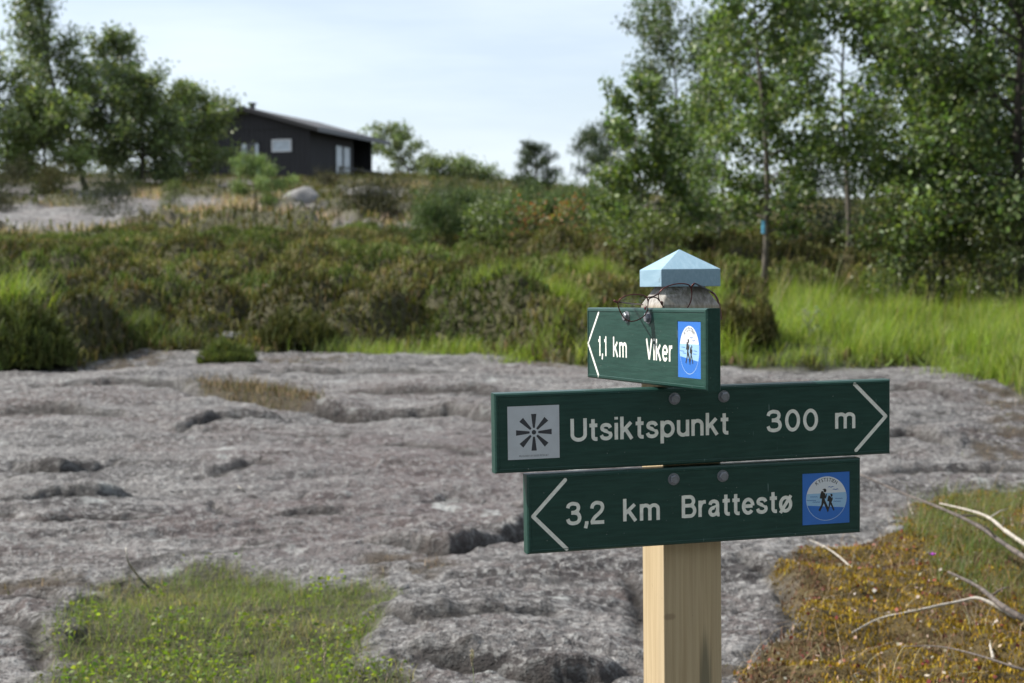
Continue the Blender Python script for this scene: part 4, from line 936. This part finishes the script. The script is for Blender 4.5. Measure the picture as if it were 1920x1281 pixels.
# far crest
PINE = [(0.054, 0.078, 0.039), (0.039, 0.060, 0.033), (0.075, 0.099, 0.045)]
pk = dict(bk=M_pine, kind='needle')
gP = 'pines along the crest'
tree('pine_tree', 'small dark pine alone on the skyline', on(1003, 62), tp(1003, 276, 62), .95, 5200, .16, PINE, tr=.07, seed=51, t0=.12, limbs=24, spread=.12, elev=(.0, .5), group=gP, **pk)
tree('pine_tree', 'flat-layered dark pine on the skyline behind the small birch', on(1130, 58), tp(1135, 235, 58), 1.5, 8500, .16, PINE, tr=.09, seed=52, t0=.2, limbs=22, spread=.10, elev=(-.05, .3), group=gP, **pk)
tree('pine_tree', 'dark pine behind the bushy birch', on(1290, 62), tp(1290, 255, 62), 1.6, 5000, .17, PINE, tr=.09, seed=53, t0=.2, limbs=22, spread=.12, elev=(-.05, .3), group=gP, **pk)
b_ = on(485, 46); tree('small_pine', 'bright green little pine in front of the cabin', b_, tp(480, 312, 46), .85, 6000, .12, [(.17, .24, .09), (.13, .19, .07), (.22, .28, .10)], tr=.05, seed=54, t0=.3, limbs=9, spread=.13, elev=(.1, .7), cat='tree', **pk)
# wind-bent trees on the left and beyond the cabin
WILD = [(0.088, 0.119, 0.045), (0.067, 0.096, 0.038), (0.114, 0.149, 0.056), (0.149, 0.184, 0.067)]
gL = 'wind-bent trees beside the cabin'
tree('windblown_tree', 'tallest wind-bent tree with ragged open crown beside the cabin', on(165, 66), tp(70, -25, 66), 2.7, 13500, .16, WILD, tr=.14, seed=61, bk=M_dbark, t0=.12, limbs=48, spread=.10, elev=(.25, .85), wind=(-.28, 0), group=gL, shape=lambda s: (1 - .75 * s) * min(1, .45 + 2.2 * s))
tree('windblown_tree', 'rounded wind-bent tree close to the tallest one', on(215, 68), tp(205, 70, 68), 2.2, 11500, .16, WILD, tr=.12, seed=62, bk=M_dbark, t0=.1, limbs=42, spread=.11, elev=(.2, .8), wind=(-.22, 0), group=gL)
tree('windblown_tree', 'light green tree leaning over the cabin wall', on(345, 70), tp(355, 175, 70), 2.3, 13500, .16, [(.10, .135, .045), (.14, .17, .055), (.08, .11, .04)], tr=.1, seed=63, bk=M_dbark, t0=.05, limbs=40, spread=.12, elev=(.15, .7), wind=(.18, 0), group=gL)
tree('windblown_tree', 'dense low tree between the tallest tree and the cabin', on(270, 66), tp(265, 150, 66), 1.9, 13500, .16, WILD, tr=.1, seed=64, bk=M_dbark, t0=.03, limbs=40, spread=.13, elev=(.1, .8), group=gL)
tree('windblown_tree', 'low bushy tree below the tallest tree', on(90, 62), tp(85, 185, 62), 1.8, 12000, .15, [(.12, .16, .05), (.09, .12, .04), (.15, .19, .06)], tr=.09, seed=65, bk=M_dbark, t0=.03, limbs=36, spread=.13, elev=(.1, .8), group=gL)
tree('windblown_tree', 'bushy tree at the far end of the row away from the cabin', on(-20, 62), tp(-30, 100, 62), 2.2, 13500, .15, WILD, tr=.1, seed=66, bk=M_dbark, t0=.05, limbs=40, spread=.12, elev=(.1, .8), group=gL)
tree('windblown_tree', 'thin leaning tree just past the cabin porch', on(775, 92), tp(735, 245, 92), 1.9, 5400, .16, WILD, tr=.07, seed=67, bk=M_dbark, t0=.1, limbs=26, spread=.10, elev=(.1, .6), wind=(-.3, 0), group=gL)
for u, v, sd, lb in ((815, 312, 68, 'low bush on the skyline past the leaning tree'), (860, 318, 69, 'wide low bush on the skyline'), (905, 335, 70, 'small bush at the end of the skyline row')):
    shrub(u, 80, v, 1.1, 2200, .14, lb, sd, WILD, 'skyline_bush', 'leaf', 'bushes on the skyline', limbs=18, spread=.2)
# single heath shrubs that stand out
gH = 'shrubs among the bare rock'
for u, d, v, ra, n, sd, lb, cc in ((212, 47, 362, 1.15, 5200, 71, 'dark flat juniper lying on the bare rock ledge', [(.03, .04, .018), (.05, .062, .026)]), (100, 58, 334, 1.0, 3500, 72, 'olive cushion shrub below the low bushy tree', [(.075, .07, .022), (.055, .055, .02)]),
        (25, 58, 330, 1.0, 3200, 78, 'dark shrub below the far bushy tree', [(.03, .035, .016), (.05, .05, .02)]),
        (330, 50, 352, .5, 1500, 73, 'small light green shrub on the rock', [(.11, .14, .04), (.085, .11, .035)]), (700, 42, 382, 1.2, 5500, 74, 'dark brown-green shrub below the cabin porch', [(.032, .036, .016), (.05, .05, .02)]), (10, 50, 372, .45, 1100, 75, 'small dark shrub on the rock ledge', [(.03, .035, .016), (.045, .045, .02)]),
        (618, 62, 338, .7, 1500, 76, 'small dark shrub in front of the deck', [(.03, .032, .016), (.05, .045, .02)]), (840, 50, 372, 1.0, 3000, 77, 'flat green juniper on the crest', [(.04, .055, .02), (.06, .075, .026)])):
    shrub(u, d, v, ra, n, .10, lb, sd, cc, 'low_shrub', 'needle', gH, limbs=26, spread=.22)

# ------------------------------------------------------------------ heath, grass, moss
HE = [(.080, .082, .026), (.062, .068, .022), (.096, .085, .034), (.092, .096, .028), (.048, .054, .018), (.125, .098, .050)]
P = scatter(285000, -15, 15, 14.3, 34, 'heath', .18)
n = len(P); cd, crn = cushion(P[:, 0], P[:, 1]); tone = (np.clip(1 + .4 * fbm(P[:, 0] * .9, P[:, 1] * .7, 3, 81), .5, 1.6) * (.62 + .85 * ((crn * 7.3) % 1)))[:, None]; gr = (((crn * 3.7) % 1) > .62)[:, None] * .8
C = pick(HE, n) * tone; C = C * (1 - gr) + gr * C * np.array([.82, 1.12, .85])
tag(blades('heather', P + np.column_stack([np.zeros((n, 2)), rng.uniform(-.04, .05, n)]), rng.uniform(.06, .14, n), rng.uniform(.02, .04, n), C, M_heath, .4, .8, segs=1, tip=.55, tipcol=C * 1.5), 'olive and brown heather covering the slope behind the bare rock', 'heather', kind='stuff')
P = scatter(70000, -40, 40, 34, 95, 'heath', .3)
n = len(P); tone = np.clip(1 + .6 * fbm(P[:, 0] * .4, P[:, 1] * .3, 3, 82), .4, 1.7)[:, None]; C = pick(HE, n) * tone
tag(blades('far_heather', P - [0, 0, .02], rng.uniform(.12, .32, n), rng.uniform(.04, .09, n), C, M_heath, .4, .6, segs=1, tip=.5, tipcol=C * 1.4), 'far heather between the rock slabs below the cabin', 'heather', kind='stuff')
P = scatter(60000, -40, 40, 30, 75, 'straw', .3); n = len(P)
C = pick([(.27, .20, .14), (.32, .24, .17), (.22, .16, .12), (.16, .16, .08)], n)
tag(blades('dry_grass', P, rng.uniform(.15, .38, n), rng.uniform(.02, .05, n), C, M_grass, .6, .35, segs=2), 'straw-coloured dry grass on the rise below the cabin', 'grass', kind='stuff')
# right-hand meadow grass
GR = [(.17, .235, .03), (.135, .20, .028), (.205, .26, .04), (.10, .15, .025), (.23, .25, .08)]
P = scatter(105000, 0, 12, 12, 22.5, 'rgrass', .3); k = fbm(P[:, 0] * 1.3, P[:, 1] * 1.1, 3, 91); keep = k > rng.uniform(-.38, .16, len(P)); P = P[keep]; k = k[keep]; n = len(P)
tag(blades('meadow_grass', P, np.clip(.25 + .42 * k, .09, .55) * rng.uniform(.6, 1.25, n), rng.uniform(.006, .012, n), pick(GR, n) * np.clip(1 + .5 * k, .5, 1.5)[:, None], M_grass, .8, .28, segs=3, tip=.1), 'tall bright green grass under the young trees', 'grass', kind='stuff')
P = scatter(450, 0, 12, 14, 21, 'rgrass', .3); n = len(P)
tag(blades('seeding_grass', P, rng.uniform(.5, .95, n), .006, pick([(.30, .26, .13), (.22, .24, .09)], n), M_grass, .35, .25, segs=4, tip=.5), 'tall pale flowering grass stalks above the meadow', 'grass', kind='stuff')
# tussocks along the rock edge
gT = 'grass tussocks along the rock edge'
def tussock(u, v, n, h, label, seed, cc=GR, sp=.18, lean=.45, az=None):
    r = np.random.default_rng(seed); x, y = hit(u, v); c = Vector((x, y, gz(x, y))); t = thing('grass_tussock', label, 'grass', c, 0, gT)
    q = r.normal(0, sp, (n, 2)) * [1.3, .8]; zz = ground_z(x + q[:, 0], y + q[:, 1]) - c.z - .03
    blades('blades', np.column_stack([q, zz]), h * r.uniform(.5, 1.15, n), r.uniform(.006, .011, n), pick(cc, n, r), M_grass, .8, lean, None if az is None else r.normal(az, .9, n), segs=3, parent=t, tip=.1, r=r)['kind'] = 'stuff'; return t
for i, (u, v, n_, h, lb) in enumerate(((960, 640, 1100, .42, 'bright lime tussock spraying up beside the heather'), (1060, 640, 1100, .44, 'tall lime tussock next to the top board'), (1120, 590, 1200, .42, 'broad grass tussock behind the top board'), (860, 664, 600, .26, 'small tussock at the rim of the rock'),
        (1010, 672, 700, .24, 'low green tussock on the brown soil'), (640, 660, 600, .24, 'yellowish low tussock against the heather'), (250, 652, 900, .30, 'blue-green tussock beside brown soil'), (330, 655, 500, .26, 'thin tussock between heather mounds'),
        (720, 664, 500, .24, 'low tussock under a leafy sapling'), (1880, 712, 900, .26, 'bright grass clump where the rock ends'), (1830, 700, 500, .22, 'small grass clump on the rounded rock end'))):
    tussock(u, v, n_, h, lb, 100 + i, cc=GR if i not in (5, 6, 7) else [(.085, .115, .035), (.07, .10, .04), (.11, .13, .045)])
def clump(name, u, v, n, rad, hgt, label, seed, cc, blade=.12):
    r = np.random.default_rng(seed); x, y = hit(u, v); c = Vector((x, y, gz(x, y))); t = thing(name, label, 'shrub', c, 0, 'low shrubs at the rock edge')
    th = r.uniform(0, 2 * np.pi, n); rr = rad * np.sqrt(r.uniform(0, 1, n)); lx, ly = rr * np.cos(th), rr * np.sin(th) * .8; hh = hgt * np.clip(1 - (rr / rad) ** 2, 0, 1) ** .6 * r.uniform(.2, 1.05, n) * (1 + .75 * perlin(lx * 4.5, ly * 4.5, seed))
    blades('foliage', np.column_stack([lx, ly, hh]), blade * r.uniform(.6, 1.2, n), blade * .16, pick(cc, n, r), M_heath, .4, .7, segs=2, parent=t, tip=.4, r=r)
    B = MB()
    for k in range(14):
        a = k * 2.4; e_ = Vector((math.cos(a) * rad * .7, math.sin(a) * rad * .6, hgt * .75)); B.tube([Vector((0, 0, -.05)), e_ * .5 + Vector((0, 0, .03)), e_], [.008, .005, .002], 4, False)
    B.build('stems', M_dbark, t); return t
clump('heather_shrub', 20, 690, 7000, .62, .50, 'big green heath shrub with grassy shoots at the rock rim', 121, [(.085, .105, .032), (.065, .08, .026), (.115, .135, .042)], .16)
clump('heather_shrub', 425, 678, 3000, .30, .18, 'small heather bush sitting on the rim of the bare rock', 122, [(.10, .13, .035), (.13, .155, .045), (.07, .09, .028)], .09)
clump('heather_shrub', 1385, 668, 3500, .42, .42, 'dark brown heather bush behind the post', 123, [(.085, .085, .03), (.11, .10, .04)], .13)
clump('heather_shrub', 560, 655, 3000, .45, .30, 'olive heather bush along the rock rim', 124, [(.09, .095, .03), (.065, .072, .025)], .12)
r_ = np.random.default_rng(5)
tussock(35, 672, 500, .55, 'long yellow-green grass shoots in the rim shrub', 131, sp=.14, lean=.8)
# leafy saplings in the heath
gK = 'little leafy saplings in the heather'
for u, d, v, sd, lb, cc in ((712, 17.5, 558, 141, 'pale little sapling with rosy leaves near the tussocks', [(.22, .20, .12), (.15, .17, .07), (.30, .14, .10)]), (505, 19, 535, 142, 'tiny pink-tipped sapling in the heather', [(.30, .18, .13), (.15, .16, .05)]), (575, 27, 402, 143, 'thin yellow-leaved sapling on the heath crest', [(.20, .20, .04), (.15, .16, .04)]),
                            (622, 17.5, 570, 144, 'reddish sapling beside the pale one', [(.24, .13, .09), (.14, .13, .05)]), (385, 16.6, 600, 145, 'whitish sapling at the rock rim', [(.28, .24, .14), (.15, .17, .06)]), (1515, 15.6, 585, 146, 'pale-leaved sapling in the meadow grass', [(.20, .25, .14), (.14, .19, .08)])):
    shrub(u, d, v, .13, 130, .034, lb, sd, cc, 'sapling', 'leaf', gK, limbs=7, tr=.007, bk=M_birch)
# near grass patch
P = scatter(60000, -2.6, .2, 3.9, 7.4, 'grass', .25); k = fbm(P[:, 0] * 2.2, P[:, 1] * 2.2, 3, 151); n = len(P); dry = sstep(-.05, .35, fbm(P[:, 0] * 1.7 + 3, P[:, 1] * 1.7, 3, 155) + .25 * sstep(5.6, 6.4, P[:, 1]) - .1)
g1 = pick([(.13, .18, .035), (.10, .15, .03), (.16, .195, .055)], n); g2 = pick([(.28, .24, .13), (.22, .19, .09), (.15, .16, .06)], n); sel = (rng.uniform(0, 1, n) < .22 + .6 * dry)[:, None]
tag(blades('turf_grass', P - [0, 0, .01], np.clip(.062 + .035 * k, .025, .12) * rng.uniform(.5, 1.4, n), rng.uniform(.0018, .0036, n), np.where(sel, g2, g1), M_grass, .9, .8, segs=2, tip=.15), 'short green and straw-tinted grass filling a hollow in the rock', 'grass', kind='stuff')
P = scatter(26000, -2.4, .2, 3.9, 7.2, 'grass', .45); k = fbm(P[:, 0] * 3.1 + 7, P[:, 1] * 3.1, 3, 161) + .5 * sstep(5.4, 4.3, P[:, 1]); P = P[k > .3]; n = len(P)
V, Fq, C = leaves_arrays(P + np.column_stack([np.zeros((n, 2)), rng.uniform(.025, .075, n)]), .018, pick([(.17, .22, .02), (.13, .19, .02), (.20, .23, .03), (.09, .14, .03)], n), rng, .6, .6)
tag(np_mesh('clover_leaves', V, Fq, M_grass, cols=C), 'yellow-green small leaves dotted through the near grass', 'ground cover', kind='stuff')
# moss on the right and round the grass patch
P = scatter(115000, .4, 5.5, 3.6, 8.2, 'moss', .2); n = len(P); k = fbm(P[:, 0] * 3, P[:, 1] * 3, 3, 171); z_ = zones(P[:, 0], P[:, 1])
mcol = np.where((k > -.12)[:, None], pick([(.31, .205, .022), (.24, .155, .02), (.36, .25, .035), (.18, .11, .022)], n), pick([(.15, .10, .06), (.10, .06, .04), (.20, .15, .10), (.17, .07, .05)], n))
tag(blades('moss', P - [0, 0, .004], rng.uniform(.006, .022, n), rng.uniform(.004, .009, n), mcol, M_moss, .5, .7, segs=1, tip=.5), 'golden brown moss mat beside the post', 'moss', kind='stuff')
P = scatter(50000, 1.0, 6, 4.4, 8.4, 'mgrass', .25); keep = fbm(P[:, 0] * 2.5, P[:, 1] * 2.5, 2, 175) > rng.uniform(-.45, .35, len(P)); P = P[keep]; n = len(P)
tag(blades('rough_grass', P, rng.uniform(.04, .16, n), rng.uniform(.002, .004, n), pick([(.10, .14, .04), (.13, .16, .05), (.08, .115, .035), (.20, .17, .09)], n), M_grass, .9, .5, segs=3, tip=.15), 'rough green grass growing through the moss', 'grass', kind='stuff')
for key, cnt, xx, yy, nm, lb in (('pocket', 9000, (-5, 0), (8, 14), 'pocket_grass', 'dry brown grass in a crack of the rock'), ('bits', 16000, (-6, 6), (3.9, 16), 'crevice_litter', 'brown litter and moss in the rock crevices')):
    P = scatter(cnt * 4, *xx, *yy, key, .25)[:cnt]; n = len(P)
    tag(blades(nm, P - [0, 0, .006], rng.uniform(.02, .14 if key == 'pocket' else .045, n), rng.uniform(.003, .007, n), pick([(.26, .18, .10), (.12, .08, .045), (.34, .25, .16), (.10, .12, .03), (.06, .045, .03)], n), M_moss, .8, .8, segs=2), lb, 'grass', kind='stuff')
P = scatter(3500, .4, 5.5, 3.7, 8.2, 'moss', .3); n = len(P)
tag(blades('moss_straw', P, rng.uniform(.04, .16, n), .0022, pick([(.30, .23, .14), (.24, .16, .09), (.35, .29, .2)], n), M_moss, 1.1, 1.0, segs=3, tip=.5), 'dry straws and tiny stalks lying on the moss', 'grass', kind='stuff')
P = scatter(2600, .4, 5.5, 3.7, 8.2, 'moss', .3); n = len(P)
V, Fq, C = leaves_arrays(P + [0, 0, .02], .016, pick([(.28, .12, .09), (.34, .26, .2), (.40, .36, .3), (.2, .06, .05)], n), rng, .4, .9)
tag(np_mesh('stonecrop', V, Fq, M_moss, cols=C), 'reddish and whitish stonecrop specks in the moss', 'ground cover', kind='stuff')

# ------------------------------------------------------------------ small single things
M_dead = bark('dead_wood', (.14, .115, .10), (.05, .042, .038), 40); M_pale = bark('bleached_wood', (.48, .44, .38), (.30, .27, .23), 40)
def branch(label, P, rad, mat, lift, subs=(), name='fallen_branch', group='dead branches on the moss', cat='branch'):
    W = []
    for i, (u, v) in enumerate(P):
        h = lift[i] if hasattr(lift, '__len__') else lift
        x, y = hit(u, v); g0 = gz(x, y); c = np.array([x, y, base_z(np.array([x]), np.array([y]))[0]]); d = c - [0, 0, EYE]; k = max(.0, (EYE - g0 - h) / (EYE - c[2])); W.append(Vector(d * k + [0, 0, EYE]))
    o = thing(name, label, cat, W[0], 0, group); b = MB(); W0 = [q - W[0] for q in W]
    Q = crom([tuple(q) for q in W0], 4); n = len(Q); b.tube([Vector(q) for q in Q], [rad * (.35 + .65 * i / (n - 1)) * (1 + .12 * math.sin(i * 2.7)) for i in range(n)], 7); b.build('stem', mat, o, True)
    for t, dv, r2 in subs:
        q = Vector(Q[int(t * (n - 1))]); dv = Vector(dv); b = MB(); b.tube([q, q + dv * .5 + Vector((.01, 0, .012)), q + dv], [r2, r2 * .7, r2 * .35], 5); b.build('twig', mat, o, True)
    return o
branch('long dark dead branch rising from the mossy grass', [(1612, 890), (1690, 925), (1760, 952), (1830, 985), (1885, 1022), (1960, 1072)], .011, M_dead, [.16, .17, .17, .16, .14, .1], [(.5, (.16, .1, -.04), .005), (.75, (-.1, .05, .07), .004)])
branch('bleached forked stick lying over the long dark branch', [(1762, 945), (1820, 958), (1855, 972), (1890, 1000), (1950, 1040)], .010, M_pale, [.14, .15, .15, .13, .1], [(.55, (.12, .12, .02), .004), (.7, (-.02, -.05, .06), .004)])
branch('short dark broken branch with knobbly end', [(1778, 1074), (1835, 1102), (1880, 1138), (1950, 1180)], .013, M_dead, [.09, .09, .08, .05], [(.2, (.05, .02, -.05), .005), (.5, (.06, -.03, .04), .004)])
branch('thin pale curved stick on the golden moss', [(1598, 1188), (1650, 1162), (1720, 1146), (1800, 1128), (1840, 1124), (1905, 1162)], .007, M_pale, [.01, .03, .05, .07, .07, .05], [(.6, (.08, .02, -.03), .003)])
branch('thin grey stick across the lower moss', [(1690, 1215), (1760, 1214), (1830, 1228), (1900, 1252), (1960, 1270)], .005, M_dead, .04)
branch('dry brown stalk pointing out of the moss', [(1518, 1012), (1560, 1035), (1610, 1078)], .005, M_pale, [.06, .04, .01], name='dry_stalk')
branch('short pale twig standing in the rough grass', [(1700, 905), (1702, 940), (1712, 965)], .004, M_pale, [.14, .08, .01], name='dry_stalk')
branch('slim hooked grey twig low on the moss', [(1870, 1160), (1855, 1190), (1862, 1235)], .005, M_pale, [.05, .05, .01], name='dry_stalk')
branch('bleached curved straw standing at the edge of the near grass', [(236, 1028), (240, 1052), (252, 1072), (268, 1094)], .007, M_pale, [.13, .09, .05, .0], name='dry_stalk', group='dry stalks on the rock')
branch('thin dry stalk on the rim of the rock', [(362, 660), (376, 668), (392, 680)], .010, M_pale, [.06, .05, .0], name='dry_stalk', group='dry stalks on the rock')
branch('tiny dry twig in the middle of the bare rock', [(446, 912), (452, 917), (458, 921)], .006, M_pale, [.012, .012, .008], name='dry_stalk', group='dry stalks on the rock')
M_seed = plain('seed_head', (.34, .29, .19), .8, var=.35, scale=300)
def seedhead(u, vt, vb, d, label, seed):
    r = np.random.default_rng(seed); top = at(u, vt, d); bx = X(u, d) + .01; bz = gz(bx, d); t = thing('seeding_grass_stalk', label, 'grass', (bx, d, bz), 0, 'grass stalks with seed heads')
    o = Vector((bx, d, bz)); tt = top - o; b = MB(); b.tube([Vector((0, 0, -.02)), tt * .5 + Vector((.006, 0, 0)), tt], [.0012, .001, .0007], 5); b.build('stalk', plain('stalk', (.16, .19, .07), .6), t, True)
    ln = (vb - vt) / F * d; b = MB()
    for k in range(60):
        f = r.uniform(0, 1); p = tt - Vector((0, 0, ln * f)); a = r.uniform(0, 6.3); w_ = .0012 + .0042 * math.sin(math.pi * min(1, .15 + f)) * (1 if f < .55 or f > .68 else .35); q = p + Vector((math.cos(a) * w_, math.sin(a) * w_, .0045)); b.tube([p + (q - p) * .3, p + (q - p) * .8, q + Vector((0, 0, .0025))], [.0006, .0014, .0003], 4)
    b.build('seed_head', M_seed, t, True)
seedhead(608, 1199, 1256, 3.4, 'cocksfoot grass stalk with full seed head in front of the near grass', 1); seedhead(885, 1222, 1252, 3.2, 'slender stalk with small seed head in front of the bare rock', 2)
for u, v, lb, cc in ((1748, 1042, 'single purple flower in the rough grass', (.36, .05, .42)), (1877, 993, 'yellow flower beside the bleached stick', (.75, .42, .02))):
    x, y = hit(u, v + 10) * .93; g0 = gz(x, y); top = at(u, v, y); t = thing('wild_flower', lb, 'flower', (x, y, g0)); dz = top - Vector((x, y, g0)); b = MB(); b.tube([Vector((0, 0, -.02)), dz * .5 + Vector((.004, 0, 0)), dz], .0015, 5); b.build('stem', plain('flower_stem', (.08, .12, .03), .6), t)
    for k in range(5):
        a = k * 1.2566; b = MB(); q = dz + Vector((math.cos(a) * .008, math.sin(a) * .008, .004)); e_ = dz + Vector((math.cos(a) * .014, math.sin(a) * .014, .012)); s_ = Vector((-math.sin(a), math.cos(a), 0)) * .007
        b.add([dz, q + s_, e_, q - s_, q + Vector((0, 0, -.001))], [(0, 1, 4), (1, 2, 4), (2, 3, 4), (3, 0, 4)]); b.build('petal', plain('petal', cc, .6), t)
# loose stones
def stone(u, v, s, label, seed, tint=1.):
    r = np.random.default_rng(seed); x, y = hit(u, v); c = Vector((x, y, gz(x, y))); bm = bmesh.new(); bmesh.ops.create_icosphere(bm, subdivisions=3, radius=1)
    for q in bm.verts:
        d = q.co.copy(); k = 1 + .22 * float(perlin(d.x * 1.6 + seed, d.y * 1.6 + d.z, seed)) + .10 * float(perlin(d.x * 4, d.y * 4 + d.z * 3, seed + 2)); q.co = Vector((d.x * s[0], d.y * s[1], d.z * s[2])) * k
    me = bpy.data.meshes.new('stone'); bm.to_mesh(me); bm.free(); me.polygons.foreach_set('use_smooth', [True] * len(me.polygons)); me.materials.append(M_stone); o = bpy.data.objects.new('stone', me); col.objects.link(o); o.location = c + Vector((0, 0, s[2] * .35)); return tag(o, label, 'stone', 'loose stones')
M_stone = plain('stone', (.17, .165, .16), .85, var=.4, scale=35, bmp=.5)
stone(757, 1107, (.022, .02, .016), 'small pale stone at the corner of the near grass', 1); stone(1680, 1008, (.05, .045, .03), 'pale stone at the edge of the moss', 2); stone(1672, 985, (.02, .02, .015), 'white pebble above the pale stone', 3)
stone(567, 385, (.75, .6, .55), 'rounded grey boulder near the little pine', 4); stone(838, 395, (.45, .4, .45), 'pinkish upright boulder behind the junipers', 5); stone(690, 376, (.95, .7, .42), 'flat grey boulder below the cabin porch', 6)
stone(1632, 1012, (.03, .03, .02), 'flat light stone beside the moss', 7); stone(430, 648, (.2, .14, .07), 'grey stone in the rim heather', 8); stone(1555, 484, (.14, .1, .08), 'pale stone lying in the meadow grass', 9)
# brown brush pile under the many-stemmed aspen
t = thing('brush_pile', 'heap of brown dead brush under the many-stemmed aspen', 'brush pile', on(1715, 20)); r = np.random.default_rng(9)
for k in range(70):
    b = MB(); a = r.uniform(0, 6.3); x, y = r.normal(0, .38), r.normal(0, .2); p = Vector((x, y, max(.02, .26 * math.exp(-(x / .5) ** 2) * r.uniform(.2, 1)))); d = Vector((math.cos(a), math.sin(a) * .6, r.normal(.1, .3))) * r.uniform(.15, .35)
    b.tube([p - d, p + Vector(r.normal(0, .03, 3)), p + d], [.008, .007, .003], 4); b.build('stick', M_dbark, t)
